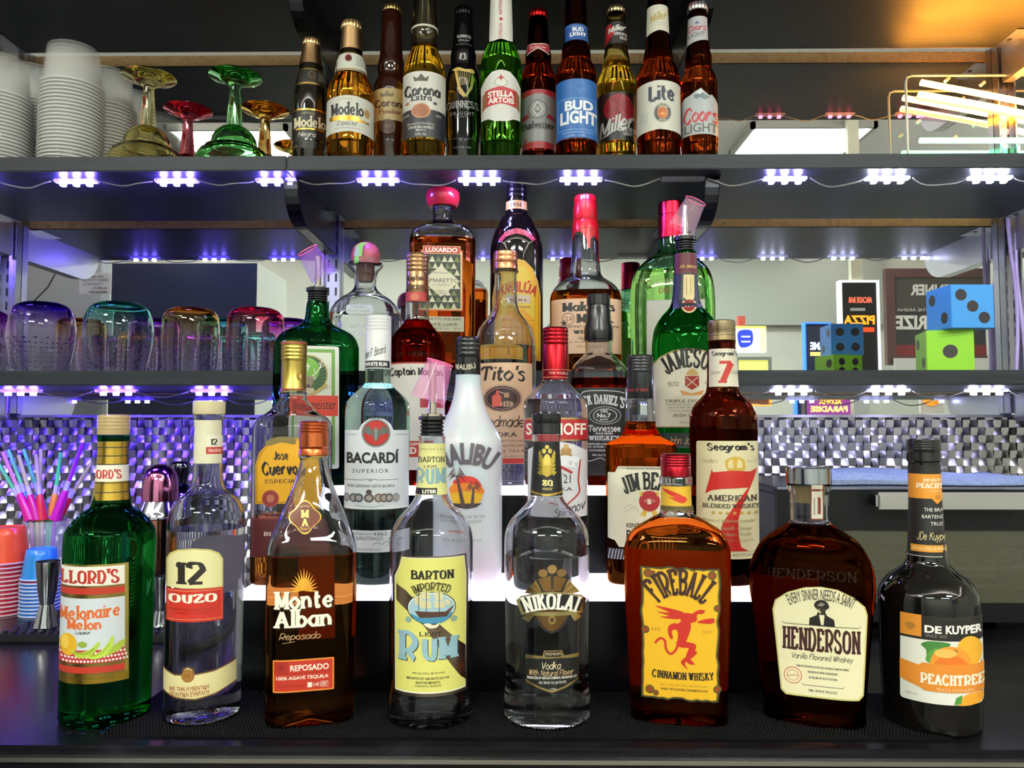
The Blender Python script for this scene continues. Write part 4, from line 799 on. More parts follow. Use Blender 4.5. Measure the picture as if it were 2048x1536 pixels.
# red-capped vodka
v = B('clear vodka bottle with a red cap and red banner label behind the crest bottle', 1112, 1162, Y2, Z2,
      [(760, 26), (764, 27), (769, 31), (776, 38), (785, 48), (795, 57), (806, 63), (825, 64.5), (900, 64.5), (1140, 64), (1158, 63)], group=G2)
v.glass('Gf5f6f8', 'Gf5f6f8', 800)
v.turned('cap', [(656, 24), (658, 25.5)] + rings(659, 690, 26, 4, 1) + [(692, 26), (759, 26), (760, 26)], 'm9c1c24')
v.label([('L', [(1086, 739), (1137, 739)], 1, 'd99078'), ('L', [(1086, 754), (1137, 754)], 1, 'd99078'), ('t', 'THE WORLD', 1118, 746, 40, 5, 'e8c0b4', 's')], 'cap_print')
L = [('r', 1049, 835, 1177, 882, 'mc8a878'), ('r', 1049, 839, 1177, 879, 'ac2028'), ('P', [(1056, 900), (1080, 886), (1112, 882), (1146, 888), (1174, 902), (1174, 1035), (1056, 1035)], 'd6d4d8'), ('t', 'SMIRNOFF', 1112, 858, 118, 24, 'efe8dc', 'b'),
     ('e', 1132, 902, 11, 8, 'b08a58'), ('e', 1132, 893, 5, 5, 'c8a060'), ('p', [(1078, 918), (1112, 908), (1156, 914), (1164, 924), (1154, 936), (1112, 930), (1072, 936)], 'efeef0'), ('l', [(1160, 920), (1156, 960), (1158, 985), (1140, 1004), (1132, 1010)], 3, 'a82a28', 1), ('l', [(1066, 936), (1112, 932), (1130, 938), (1144, 946)], 5, 'b02c2a', 1), ('e', 1141, 926, 3.5, 4, 'b4b4bc'), ('e', 1141, 926, 2.4, 2.8, 'd2d2d8'), ('e', 1152, 929, 3, 4, 'b4b4bc'), ('e', 1152, 929, 2, 2.8, 'd2d2d8'), ('p', [(1120, 912), (1124, 900), (1132, 906), (1140, 900), (1144, 913), (1132, 910)], 'a8834e'), ('q', 1100, 1000, 1124, 1002, 'a82a28'),
     ('t', 'No. 21', 1117, 958, 48, 17, '2e2c30', 's'), ('t', 'VODKA', 1112, 978, 64, 7, '2e2c30', 's'), ('t', 'RECIPE', 1112, 948, 34, 3, '5a585c'), ('t', 'Smirnov', 1140, 1018, 60, 22, '3a383c', 'i', 0, -.3)]
v.label(L)
# bourbon, white label
v = B('square bourbon bottle with black cap and white label with a red wax seal', 1284, 1160, Y2, Z2,
      [(797, 28), (842, 31), (848, 30), (866, 37), (872, 40), (880, 56), (885, 66), (892, 70), (900, 70.5), (1130, 70), (1158, 67)], n=4.5, dep=.9, group=G2)
v.glass('Gf5f6f8', 'Gdc8434', 843)
v.turned('cap', [(711, 25), (713, 26.5)] + rings(714, 745, 27, 5, .8) + [(746, 27), (797, 27), (798, 26.5)], 's1d2024')
v.label([('t', 'James B. Beam', 1274, 779, 44, 8, '9c2a2a', 'i')], 'cap_print')
L = [('P', [(1216, 945), (1230, 945), (1236, 933), (1332, 933), (1338, 945), (1353, 945), (1353, 1078), (1340, 1082), (1330, 1095), (1238, 1095), (1230, 1082), (1216, 1078)], 'd9d2bc'), ('L', [(1236, 936), (1332, 936)], 1, '4a463c'),
     ('e', 1299, 1002, 21, 21, '9c2028'), ('e', 1299, 1002, 17, 17, 'b02a30'), ('e', 1299, 1002, 15.6, 15.6, '9c2028'), ('p', [(1286, 1020), (1295, 1022), (1290, 1036), (1286, 1030), (1280, 1033)], 'c9a23a'), ('p', [(1303, 1022), (1312, 1020), (1318, 1033), (1311, 1031), (1307, 1036)], 'c9a23a'), ('p', [(1278, 986), (1286, 981), (1284, 994)], 'c9a23a'), ('p', [(1312, 981), (1321, 986), (1314, 993)], 'c9a23a'),
     ('l', [(1246, 1018), (1260, 1010), (1278, 1018)], 1, 'a8a28c', 1), ('l', [(1250, 1024), (1266, 1016), (1280, 1026)], 1, 'a8a28c', 1),
     ('t', "THE WORLD'S No. 1 BOURBON WHISKEY", 1292, 937, 80, 5, '6a6456', 'r'), ('t', 'JIM BEAM', 1296, 968, 108, 38, '1a1816', 'R', 12), ('t', 'B', 1299, 1003, 8, 10, 'e9dccc', 'B'), ('t', 'BEAM SINCE 1795', 1299, 1002, 22, 6, 'd9a8a0', 's', 6), ('t', 'KENTUCKY STRAIGHT', 1303, 1051, 100, 9, '2a2824', 'b'), ('t', 'BOURBON', 1298, 1070, 90, 20, '1e1c18', 'b')]
v.label(L)
v.label([('r', 1216, 1098, 1353, 1120, '2a2c34')] + [('L', [(1217 + i * 6, 1120), (1221 + i * 6, 1100)], 1.4, 'd0d0d4') for i in range(22)], 'lower_band')
# blended whiskey with the red seven
v = B('dark brown whiskey bottle with tan cap and a giant red 7 on its label', 1451, 1162, Y2, Z2,
      [(672, 28), (684, 28), (695, 27), (700, 29), (773, 32), (785, 35), (795, 44), (810, 58), (822, 64), (837, 67.5), (860, 68.5), (1000, 68.5), (1130, 68), (1155, 66)], group=G2)
v.glass('Gb67a5e', 'G7a3828', 858)
v.turned('cap', [(642, 26), (644, 28), (662, 28.5), (664, 27.5), (672, 28)], 'ma89474')
v.turned('cap_ring', [(673, 28.2), (682, 28.2)], 'mb09a70')
L = [('r', 1418, 697, 1479, 773, 'd6cdb8'), ('t', "Seagram's", 1449, 708, 52, 13, '221c18', 'k'), ('t', '7', 1452, 744, 30, 46, 'b8281c', 'R'), ('t', 'Seven', 1431, 744, 18, 9, '8a8070', 'i'), ('t', 'Crown', 1470, 744, 16, 9, '8a8070', 'i')]
v.label(L, 'neck_label')
L = [('r', 1393, 882, 1519, 1118, 'd8cca4', 4), ('r', 1395, 1102, 1518, 1104, 'b8a878')]
L += [('p', [(1450, 925), (1454, 918), (1470, 913), (1486, 918), (1490, 926), (1488, 941), (1456, 941)], 'c9a648', 1), ('p', [(1458, 938), (1456, 926), (1464, 919), (1466, 938)], 'dccb96', 1), ('p', [(1474, 938), (1476, 919), (1484, 926), (1482, 938)], 'dccb96', 1), ('e', 1470, 924, 4, 9, 'd0a23a'), ('r', 1455, 936, 1486, 943, 'c2a04a'),
      ('p', [(1424, 938), (1426, 945), (1462, 941), (1500, 943), (1513, 936), (1507, 957), (1482, 1018), (1476, 1040), (1477, 1072), (1482, 1094), (1496, 1102), (1438, 1102), (1438, 1075), (1446, 1045), (1468, 1012), (1496, 975), (1440, 978), (1424, 981), (1411, 988), (1418, 962)], 'bd2118')]
for i in range(7): L.append(('e', 1427 + i * 14, 1026, 3.6, 3, 'b89a4a'))
L += [('t', "Seagram's", 1461, 896, 96, 21, '1d1712', 'k'), ('t', 'AMERICAN', 1464, 996, 98, 13, '342a22', 'r'), ('t', 'BLENDED WHISKEY', 1462, 1012, 112, 9, '3a2f26', 'r'), ('t', 'Distillers', 1420, 922, 30, 9, '9a8a5a', 'i'), ('t', 'Since 1857', 1504, 922, 22, 8, 'a8986a', 'i'), ('t', 'Whiskey of distinctive character', 1458, 1042, 104, 10, 'a39468', 'i'), ('t', 'rich smooth flavour', 1462, 1056, 84, 9, 'a39468', 'i'), ('t', 'and clean finish', 1464, 1068, 76, 8, 'a39468', 'i'), ('t', '750 ML • 80 PROOF • 40% ALC/VOL', 1464, 1081, 90, 4, '9a7a50'), ('t', 'BLENDED & BOTTLED', 1460, 1110, 92, 5, '5a4e3c', 'r')]
v.label(L)
# ================================================================ third row, on the upper glowing step
G3 = 'bottles on the upper glowing step'; Z3 = .217; Y3 = 1.062
# herbal liqueur
v = B('square dark green herbal liqueur bottle with a stag label and a pink pourer', 630, 958, Y3, Z3,
      [(605, 21), (610, 22), (636, 25), (645, 29), (652, 38), (658, 50), (664, 60), (673, 72), (684, 80), (700, 84.5), (730, 85), (940, 85), (955, 83)], n=4.5, dep=.82, group=G3)
v.glass('G74bc92', 'G28563a', 752)
pourer(v, 576, 605, 23, 513, (615, 501), 21, (648, 554), 27, 'Tb070e8/0.3')
L = [('r', 577, 692, 678, 938, 'd9dcd0', 5), ('r', 583, 698, 670, 930, '6f9c48', 3), ('r', 588, 705, 663, 925, 'd5d8c6', 1), ('E', 617, 749, 39, 39, 'b09a5c'), ('E', 617, 749, 36, 36, '30502c'), ('E', 614, 740, 25, 25, '78b048'), ('r', 577, 791, 676, 832, 'cf3a22')]
for i in range(9):
    a = radians(-20 + i * 14); L.append(('l', [(616 + 14 * cos(a), 756 + 14 * sin(a)), (616 + 35 * cos(a), 750 + 35 * sin(a))], .7, '6a9a52'))
for s in (1, -1):
    X_ = lambda x: 616 + s * (x - 616)
    L += [('l', [(X_(622), 754), (X_(632), 746), (X_(641), 732), (X_(643), 722)], 2, 'e8e4d4', 1), ('l', [(X_(637), 739), (X_(648), 730)], 1.5, 'e8e4d4'), ('l', [(X_(630), 748), (X_(628), 736)], 1.5, 'e8e4d4'), ('l', [(X_(641), 732), (X_(637), 724)], 1.4, 'e8e4d4'), ('p', [(X_(623), 757), (X_(633), 752), (X_(630), 760)], 'c8bca4')]
L += [('p', [(606, 756), (616, 752), (627, 756), (624, 772), (616, 780), (608, 772)], '8a7a68', 1), ('e', 616, 774, 5, 5, '4a3c34'), ('p', [(606, 776), (627, 776), (631, 788), (602, 788)], 'b8a890'), ('l', [(616, 728), (616, 742)], 2, 'efeee6'), ('l', [(611, 733), (621, 733)], 2, 'efeee6')]
for i in range(9): L.append(('e', 626 + i * 3.2, 788 - i * 2.2, 3.4, 2.6, 'b89a50'))
L += [('t', 'Jägermeister', 628, 812, 88, 26, '16110e', 'k')]
v.label(L)
# spiced rum
v = B('spiced rum bottle full of red-brown rum with a banded copper neck', 832, 958, Y3, Z3,
      [(580, 23), (640, 24), (650, 30), (660, 38), (672, 48), (684, 54), (700, 56.5), (730, 57), (940, 57), (955, 56)], group=G3)
v.glass('Gf5f6f8', 'Gb84428', 641)
v.turned('cap', [(508, 20), (510, 21.5)] + rings(511, 545, 22.5, 4, 1.2) + [(547, 22), (602, 22.8), (603, 22)], 'ma07c58')
v.label([('r', 805, 583, 853, 602, 'b23a3a'), ('E', 829, 593, 9, 7, 'c86a50'), ('t', 'Captain', 831, 556, 34, 15, '54361e', 'k'), ('t', 'Morgan', 831, 573, 36, 15, '54361e', 'k')], 'neck_label')
L = [('r', 775, 724, 889, 940, 'ddd6cc'), ('r', 775, 724, 889, 727, 'b03a30'), ('r', 775, 882, 889, 914, 'b5342c'), ('r', 840, 797, 889, 815, 'b23a40'), ('t', 'Captain Morgan', 832, 745, 106, 24, '201814', 'k'), ('t', 'ORIGINAL', 826, 888, 60, 6, 'efe4d8', 'b'), ('t', 'SPICED RUM', 826, 901, 90, 14, 'efe4d8', 'B')]
v.label(L)
v.label([('t', 'CAPTAIN MORGAN', 832, 708, 92, 9, 'T3c120a/0.5', 'r')], 'embossing')
# handmade vodka
v = B('tall clear vodka bottle with copper cap and a pale kraft label', 1011, 956, Y3, Z3,
      [(540, 24), (544, 26), (549, 22), (600, 23), (622, 28), (636, 37), (648, 47), (660, 54), (680, 59), (705, 61), (760, 61), (940, 61), (955, 60)], group=G3)
v.glass('Gf5f6f8', 'Gf5f6f8', 694)
v.turned('cap', [(504, 22), (506, 23.5)] + rings(507, 526, 24, 2, .5) + [(527, 23), (529, 24), (540, 24)], 'mc98862')
L = [('r', 954, 725, 1064, 928, 'd9b394'), ('r', 954, 917, 1064, 927, 'c23a38')]
for i in range(48):
    a = 2 * pi * i / 48; L.append(('l', [(1005 + 34 * cos(a), 797 + 24 * sin(a)), (1005 + 39 * cos(a), 797 + 28 * sin(a))], 1.3, '4a2c2c'))
L += [('e', 1005, 797, 35, 25, '3c2428'), ('e', 1005, 797, 32, 22, 'caa090'), ('e', 1005, 797, 31, 21, '3c2428'), ('p', [(985, 792), (992, 788), (993, 781), (997, 781), (998, 788), (1003, 793), (1003, 813), (985, 813)], 'd6604e'), ('l', [(997, 783), (1008, 787), (1018, 786)], 2, 'caa090'), ('q', 1008, 786, 1018, 795, 'b08468'), ('e', 1014, 808, 13, 6, 'b8937a')]
for x in (1006, 1012, 1018): L.append(('l', [(x, 803), (x, 813)], 2, '3c2428'))
L += [('t', "Tito's", 1006, 747, 88, 32, '261c1c', 'I'), ('t', 'Handmade', 1000, 843, 96, 24, '30221f', 'i'), ('t', 'VODKA', 1001, 869, 66, 9, '3a2a26', 'r'), ('t', "America's Original Craft Vodka", 1008, 882, 78, 6, '4a3630', 'i'), ('t', 'Old Fashioned Pot Still', 1008, 891, 74, 6, '4a3630', 'i'), ('t', 'AUSTIN TEXAS', 1010, 902, 88, 6, '4a3630', 'w'), ('t', 'FIFTH GENERATION, INC. AUSTIN, TX. 40%', 1008, 913, 96, 4, '5a4238')]
v.label(L)
# Tennessee whiskey
v = B('square whiskey bottle with black sleeve neck and black label with white lettering', 1199, 956, Y3, Z3,
      [(680, 27), (702, 27), (706, 28), (716, 36), (726, 45), (736, 53), (742, 54.5), (800, 54.5), (940, 54), (955, 52)], n=5, dep=.95, group=G3)
v.glass('Gf5f6f8', 'G9a3818', 758)
v.turned('cap', [(590, 22), (592, 23.5), (611, 23.5), (612, 22)], 's1a1b20')
v.turned('neck_sleeve', [(612, 22), (618, 22.5), (622, 24), (640, 24.5), (660, 29), (678, 29), (682, 28)], 's121319')
L = [('r', 1144, 775, 1254, 951, '17161a'), ('L', [(1162, 792), (1168, 783), (1200, 781), (1234, 783), (1248, 786)], 1.5, 'd0d0d4', 1), ('e', 1210, 831, 32, 18, 'cfcfd4'), ('e', 1210, 831, 31, 17, '17161a'), ('e', 1210, 831, 24, 14, 'cfcfd4'), ('e', 1210, 831, 22.5, 12.6, '17161a'), ('l', [(1164, 918), (1180, 922), (1200, 916), (1216, 922), (1236, 918)], 1.4, 'c8c8cc', 1),
     ('t', "JACK DANIEL'S", 1200, 803, 102, 22, 'dcdce0', 'R', 10), ('t', 'Old', 1208, 822, 14, 6, 'dcdce0', 'R'), ('t', 'No.7', 1208, 831, 28, 9, 'dcdce0', 'B'), ('t', 'BRAND', 1208, 839, 16, 3.4, 'dcdce0', 'b'), ('t', 'Tennessee', 1209, 857, 64, 14, 'dcdce0', 'I'), ('t', 'SOUR MASH', 1208, 867, 34, 4, 'dcdce0', 'B'), ('t', 'WHISKEY', 1208, 876, 62, 10, 'dcdce0', 'R'), ('t', 'DISTILLED & BOTTLED BY', 1208, 888, 66, 4, 'd0d0d4', 'B'), ('t', 'JACK DANIEL DISTILLERY', 1206, 894, 76, 4, 'd0d0d4', 'B'), ('t', 'LYNCHBURG, TENN', 1206, 901, 56, 4, 'd0d0d4', 'B'), ('t', '40% ALC BY VOL', 1206, 910, 44, 4, 'd0d0d4', 'b')]
v.label(L)
# Irish whiskey
v = B('green whiskey bottle with maroon and black neck, cream label and clear pour spout', 1376, 958, Y3, Z3,
      [(504, 22), (507, 23), (545, 23.5), (600, 28), (612, 32), (622, 40), (632, 49), (645, 58), (660, 65), (680, 68.5), (700, 70), (760, 70), (940, 70), (955, 68)], group=G3)
v.glass('G58b474', 'G48a85c', 668)
pourer(v, 474, 503, 22, 412, (1391, 402), 21, (1362, 459), 27, 'Te8c0d0/0.25')
L = [('r', 1350, 505, 1400, 546, '5d1626'), ('r', 1346, 546, 1408, 616, '1c2230'), ('P', [(1367, 549), (1388, 549), (1389, 602), (1366, 602)], 'd3c08c'), ('E', 1378, 611, 15, 15, 'd8c090'), ('E', 1378, 611, 12, 12, '8a2c24'), ('t', 'J·J·S', 1378, 611, 17, 7, 'e8d4b0', 'B'), ('t', 'John Jameson', 1376, 532, 34, 8, 'd9b45a', 'i'), ('l', [(1373, 555), (1373, 590)], 1, '6a5a3a'), ('l', [(1381, 555), (1381, 590)], 1, '6a5a3a')]
v.label(L, 'neck_label')
L = [('P', [(1306, 722), (1320, 710), (1345, 700), (1376, 696), (1408, 700), (1434, 711), (1446, 722), (1446, 855), (1306, 855)], '9c8450'), ('P', [(1307, 725), (1321, 713), (1346, 703), (1376, 699), (1407, 703), (1433, 714), (1445, 725), (1445, 853), (1307, 853)], 'd9d2bc'),
     ('p', [(1370, 752), (1398, 752), (1398, 772), (1384, 780), (1370, 772)], '942a22'), ('l', [(1372, 754), (1396, 774)], 1.5, 'd9c8a8'), ('l', [(1396, 754), (1372, 774)], 1.5, 'd9c8a8'), ('p', [(1373, 750), (1376, 742), (1384, 737), (1392, 742), (1396, 750)], 'c8a468', 1), ('p', [(1360, 780), (1384, 787), (1408, 780), (1404, 790), (1384, 791), (1364, 790)], 'c88a50'),
     ('t', 'JAMESON', 1380, 726, 118, 42, '1c1c1a', 'R', 20), ('t', 'ESTD', 1347, 766, 21, 6, '33322c', 's'), ('t', '1780', 1420, 765, 20, 6, '33322c', 's'), ('l', [(1336, 771), (1358, 771)], .8, '55524a'), ('t', 'TRIPLE DISTILLED', 1384, 802, 108, 6.5, '2c2b26', 's'), ('l', [(1330, 809), (1436, 809)], .8, '55524a'), ('t', 'SMOOTH IRISH WHISKEY', 1384, 815, 96, 4, '44423a', 'w'), ('t', 'JOHN JAMESON & SON', 1382, 822, 88, 4, '44423a', 'w'), ('t', 'IRISH WHISKEY', 1386, 831, 78, 7, '2c2b26', 's'), ('t', 'PRODUCT OF IRELAND', 1384, 845, 46, 3, '55524a')]
v.label(L)
v.label([('r', 1307, 866, 1445, 896, '23302e'), ('L', [(1307, 894), (1445, 894)], 1, '6a8a80'), ('t', 'John Jameson', 1376, 881, 78, 18, 'c8a078', 'i')], 'lower_label')
# ================================================================ fourth row, on the lowest shelf board
G4 = 'bottles standing on the lowest shelf board'; Z4 = .378; Y4 = 1.20
# silver tequila
v = B('squat clear tequila bottle with round cork and bright green ribbon', 729, 733, Y4, Z4,
      [(527, 34), (531, 36), (538, 31), (546, 25), (556, 22.5), (572, 22), (580, 25), (588, 34), (596, 46), (606, 57), (618, 66), (632, 72), (645, 74), (725, 74)], n=3.4, dep=.8, group=G4)
v.glass('Gf5f6f8', 'Gf5f6f8', 632)
v.turned('cork_ball', [(485, 4), (486, 11), (490, 19), (497, 25), (507, 28.5), (518, 28.5), (526, 27)], 'b5544e')
v.turned('cork', [(527, 18), (540, 18.5), (556, 18), (564, 14)], 'b08878')
v.label([('P', [(708, 526), (711, 492), (722, 486), (736, 485), (726, 492), (724, 512), (716, 526)], '74c452'), ('P', [(708, 512), (711, 494), (720, 491), (719, 512)], '9fb8a8'), ('r', 718, 512, 757, 524, '8a4638')], 'ribbon')
v.label([('P', rrect(692, 610, 746, 628, 5), 'c4cabc'), ('t', 'TEQUILA', 717, 614, 34, 5, '8a9088', 'r'), ('t', '100% DE AGAVE', 716, 622, 46, 5, '8a9088', 'r')], 'embossed_plate')
v.label([('t', 'SILVER', 716, 652, 30, 7, 'c4c8cc', 'R'), ('t', 'PATRÓN', 722, 666, 84, 13, 'd6d8da', 'B')], 'print')
v.label([('t', 'PATRÓN', 736, 547, 36, 7, '4a2c28', 'b')], 'cork_print')
# almond liqueur
v = B('rectangular amber almond liqueur bottle with a round red cap and triangle-patterned label', 884, 733, Y4, Z4,
      [(420, 20), (424, 20.5), (430, 19.5), (440, 19.5), (446, 22), (452, 33), (458, 48), (466, 59), (476, 64), (490, 65.5), (600, 65.5), (725, 65)], n=5, dep=.62, group=G4)
v.glass('Gf5f6f8', 'Gdc9854', 482)
v.turned('cap', [(381, 28), (384, 32), (388, 33.5), (400, 34), (403, 33), (412, 30), (415, 27)], 'sb4202c')
v.turned('cap_ring', [(415, 20.5), (420, 20)], '1a1416')
v.label([('t', 'AMARETTO', 880, 392, 60, 8, 'f0dcd8', 'b')], 'cap_print')
L = [('r', 841, 500, 926, 622, 'c0392a'), ('r', 843, 503, 924, 620, 'd8c078'), ('r', 845, 507, 921, 617, '2c3226')]
for j in range(8):
    for i in range(6):
        x = 852 + i * 12.4 + (j % 2) * 6.2; y = 512 + j * 13.4; h = 12
        if x < 916: L.append(('P', [(x - 6, y + h), (x + 6, y + h), (x, y)], ('c8c8a0', '6a7846', 'd4d2b4')[(i * 2 + j) % 3]))
L += [('P', [(882, 531), (920, 562), (882, 594), (844, 562)], 'd6d2b2'), ('r', 846, 492, 921, 508, 'e0c890'), ('r', 847, 493, 920, 507, 'b8321f'), ('t', 'LUXARDO', 883, 500, 64, 9.5, 'f3e8d4', 'B'), ('t', 'PREMIUM ITALIAN LIQUEUR', 882, 546, 30, 4, '4a4a3a'), ('t', 'AMARETTO', 884, 561, 66, 8, '23221e', 's'), ('t', 'LA MARASCA', 882, 570, 36, 3, '4a4a3a'), ('t', '1821', 882, 586, 8, 4, '4a4a3a'), ('l', [(872, 582), (892, 582)], .8, '4a4a3a')]
v.label(L)
L = [('r', 841, 633, 928, 663, 'c8c6a8'), ('t', 'AMARETTO ITALIANO', 882, 638, 80, 5, '3a3a2c', 'r'), ('t', 'Luxardo Luxardo', 884, 648, 62, 9, '2a2a22', 'i'), ('t', 'ALC 28% BY VOL   750 ml', 888, 657, 66, 4, '4a4a3a')]
v.label(L, 'lower_label')
# coffee liqueur
v = B('very dark coffee liqueur bottle with a bright yellow arch label', 1033, 733, Y4, Z4,
      [(396, 20.5), (418, 21), (430, 23), (438, 30), (446, 34), (455, 38), (466, 44), (480, 49), (496, 52), (520, 53), (725, 53)], group=G4)
v.glass('S100a0c', hollow=False)
v.turned('cap', [(362, 18), (364, 20)] + rings(365, 396, 20.5, 3, .6), 's151217')
v.label([('r', 1012, 400, 1055, 417, 'd9a45a'), ('t', '1936', 1033, 409, 22, 8, '2a1c10', 'b')], 'neck_band')
v.label([('P', [(997, 476), (1010, 463), (1033, 456), (1056, 461), (1071, 474), (1066, 480), (1052, 471), (1033, 467), (1013, 472), (1002, 482)], 'b5283a'), ('t', 'COMO SIEMPRE', 1034, 465, 50, 10, 'e09090', 's', 7)], 'shoulder_ribbon')
q = lambda d: [(985 + d, 720 - d), (985 + d, 590), (990 + d, 560), (1000 + d * .7, 536 + d * .7), (1016, 521 + d), (1033, 517 + d), (1050, 521 + d), (1066 - d * .7, 536 + d * .7), (1076 - d, 560), (1081 - d, 590), (1081 - d, 720 - d)]
L = [('P', q(0), 'e0b048'), ('P', q(4), 'a86a1c'), ('P', q(5), 'e2ac22'), ('P', q(11), 'b8781e'), ('P', q(12), 'd8b840'), ('P', [(1002, 640), (1020, 618), (1048, 618), (1070, 640), (1070, 718), (1000, 718)], 'd99a20')]
for i in range(5): L += [('L', [(1004, 640 + i * 15), (1068, 640 + i * 15)], 1, '9c6a18'), ('L', [(1010 + i * 13, 650), (1010 + i * 13, 712)], 1, '9c6a18')]
for d, c in ((0, 'b0261e'),): L += [('t', 'KAHLÚA', 1036, 576, 82, 27, c, 'B', 10)]
L += [('q', 1012, 590, 1060, 606, 'c8b8a0'), ('t', 'RUM &', 1040, 600, 26, 5, '8a2a1e', 'b'), ('t', 'COFFEE LIQUEUR', 1038, 614, 46, 5, '8a2a1e', 'b')]
v.label(L)
# wax-dipped bourbon
v = B('bourbon bottle with a long neck dipped in dripping red wax', 1172, 733, Y4, Z4,
      [(470, 26), (500, 27), (535, 29.5), (548, 31), (556, 36), (564, 46), (574, 58), (584, 66), (594, 70), (604, 71.5), (725, 71)], n=3.2, dep=.85, group=G4)
v.glass('Gf5f6f8', 'Gc87c3c', 588)
v.turned('wax_cap', [(393, 20), (396, 22.5), (405, 23), (406, 22), (412, 22), (413, 23.5), (442, 24.5), (444, 23.5), (450, 25.5), (462, 26.8)], 'sc01420')
L = [('P', [(1140, 456), (1203, 456), (1203, 498), (1200, 523), (1197, 520), (1196, 480), (1188, 470), (1181, 478), (1180, 496), (1175, 496), (1173, 478), (1162, 462), (1150, 462), (1144, 480), (1142, 530), (1138, 528)], 'sc01420')]
v.label(L, 'wax_drips')
L = [('r', 1103, 597, 1242, 707, 'dcb492'), ('e', 1137, 637, 12.5, 12, '3a2c28'), ('e', 1137, 637, 11.3, 10.8, 'dcb492'), ('p', [(1128, 638), (1130, 643), (1135, 643), (1131, 647), (1133, 652), (1128, 649), (1123, 652), (1125, 647), (1121, 643), (1126, 643)], '3a2c28'),
     ('t', "Maker's", 1177, 613, 106, 20, '231c1c', 'R'), ('t', 'Mark', 1190, 636, 76, 20, '231c1c', 'R'), ('t', 'S IV', 1139, 637, 15, 9, '3a2c28', 'r'), ('t', 'KENTUCKY STRAIGHT BOURBON', 1182, 653, 110, 4, '3a2c28', 'r'), ('t', 'WHISKY', 1180, 664, 68, 8, '2a2220', 'R'), ('t', 'Handmade', 1180, 676, 48, 7, '3a2c28', 'i'), ('t', "By the Maker's Mark Distillery", 1182, 684, 86, 4, '4a3c34', 'i'), ('t', '750 ml - 45% Alc/Vol', 1180, 693, 54, 4, '4a3c34')]
v.label(L)
# scotch in green flask
v = B('broad green scotch flask with a tall red cap and blank pale label', 1346, 733, Y4, Z4,
      [(478, 27), (500, 28), (508, 34), (518, 48), (530, 62), (545, 74), (565, 81), (590, 84), (620, 85), (725, 84)], n=3.4, dep=.6, group=G4)
v.glass('Gd0eeda', 'Gcaeab0', 545)
v.turned('cap', [(406, 24), (408, 26), (432, 26.5), (433, 25.5), (437, 25.5), (438, 26.5), (478, 27)], 'mb02038')
L = [('r', 1293, 599, 1410, 720, 'b0ae9e', 3), ('r', 1295, 601, 1408, 718, 'bebcac', 3), ('t', "BUCHANAN'S", 1346, 562, 106, 12, 'S8a9a5c', 'r'), ('t', 'DELUXE', 1346, 580, 58, 11, 'S8a5a3c', 'r')]
v.label(L)
# ================================================================ beer bottles on the shelf board above
GB = 'beer bottles on the upper shelf board'; ZB = .698
def beer(label, cx, prof, glass, liquid=None, fill=None, cap=None, **kw):
    v = B(label, cx, 301, 1.212 if cx in (620, 781, 926, 1077, 1234) else 1.168, ZB, prof, group=GB, name='beer_bottle', **kw); v.glass(glass, liquid, fill, hollow=fill is not None)
    if cap:
        y, hw, k = cap; b = MB(); pr = v.conv([(y, hw * .8), (y + 2, hw * .96), (y + 5, hw), (y + 14, hw * 1.1), (y + 17, hw * 1.02)])
        b.lathe(pr, k, n=42, seg=lambda r, q: (r * (1 + .035 * cos(21 * q)) * cos(q), r * (1 + .035 * cos(21 * q)) * sin(q))); b.build('crown_cap', v.root)
    return v
LN = lambda t, hn, sh, hb: [(t, hn * .86), (t + 8, hn * .9)] + [(sh - 42, hn * 1.12), (sh - 24, hn * 1.3), (sh - 6, hb * .72), (sh + 14, hb * .93), (sh + 32, hb), (292, hb), (298, hb * .97)]
# dark foil neck beer
v = beer('squat dark beer bottle with gold foil neck and black label, leftmost of the beers', 620, [(92, 18), (104, 18.5), (135, 24), (168, 31), (182, 33), (200, 35.5), (220, 36.5), (292, 36.5), (298, 35)], 'S140e0a', cap=(78, 17, 'mc8a878'))
v.turned('foil', [(94, 18.6), (104, 19.2), (135, 25)], 'mc9a273', caps=False)
v.label([('r', 596, 136, 652, 167, '17140f'), ('r', 596, 136, 652, 139, 'mc8a860'), ('r', 594, 164, 654, 168, 'mc8a860'), ('e', 624, 149, 8, 8, '5a4a28'), ('e', 624, 149, 5, 6, '2a2214'), ('r', 636, 142, 652, 160, '4a463c')], 'neck_label')
v.label([('r', 583, 217, 657, 296, '15120f'), ('r', 583, 217, 657, 220, 'mc8a048'), ('r', 583, 289, 657, 292, 'mb89848'), ('r', 592, 256, 650, 259, 'mc8a048'), ('t', 'CERVEZA', 616, 227, 26, 4, 'b0a078', 's', 2), ('t', 'Modelo', 620, 243, 64, 23, 'ddd0ac', 'c'), ('t', 'Negra', 614, 270, 36, 13, 'd8d4c8', 'i')])
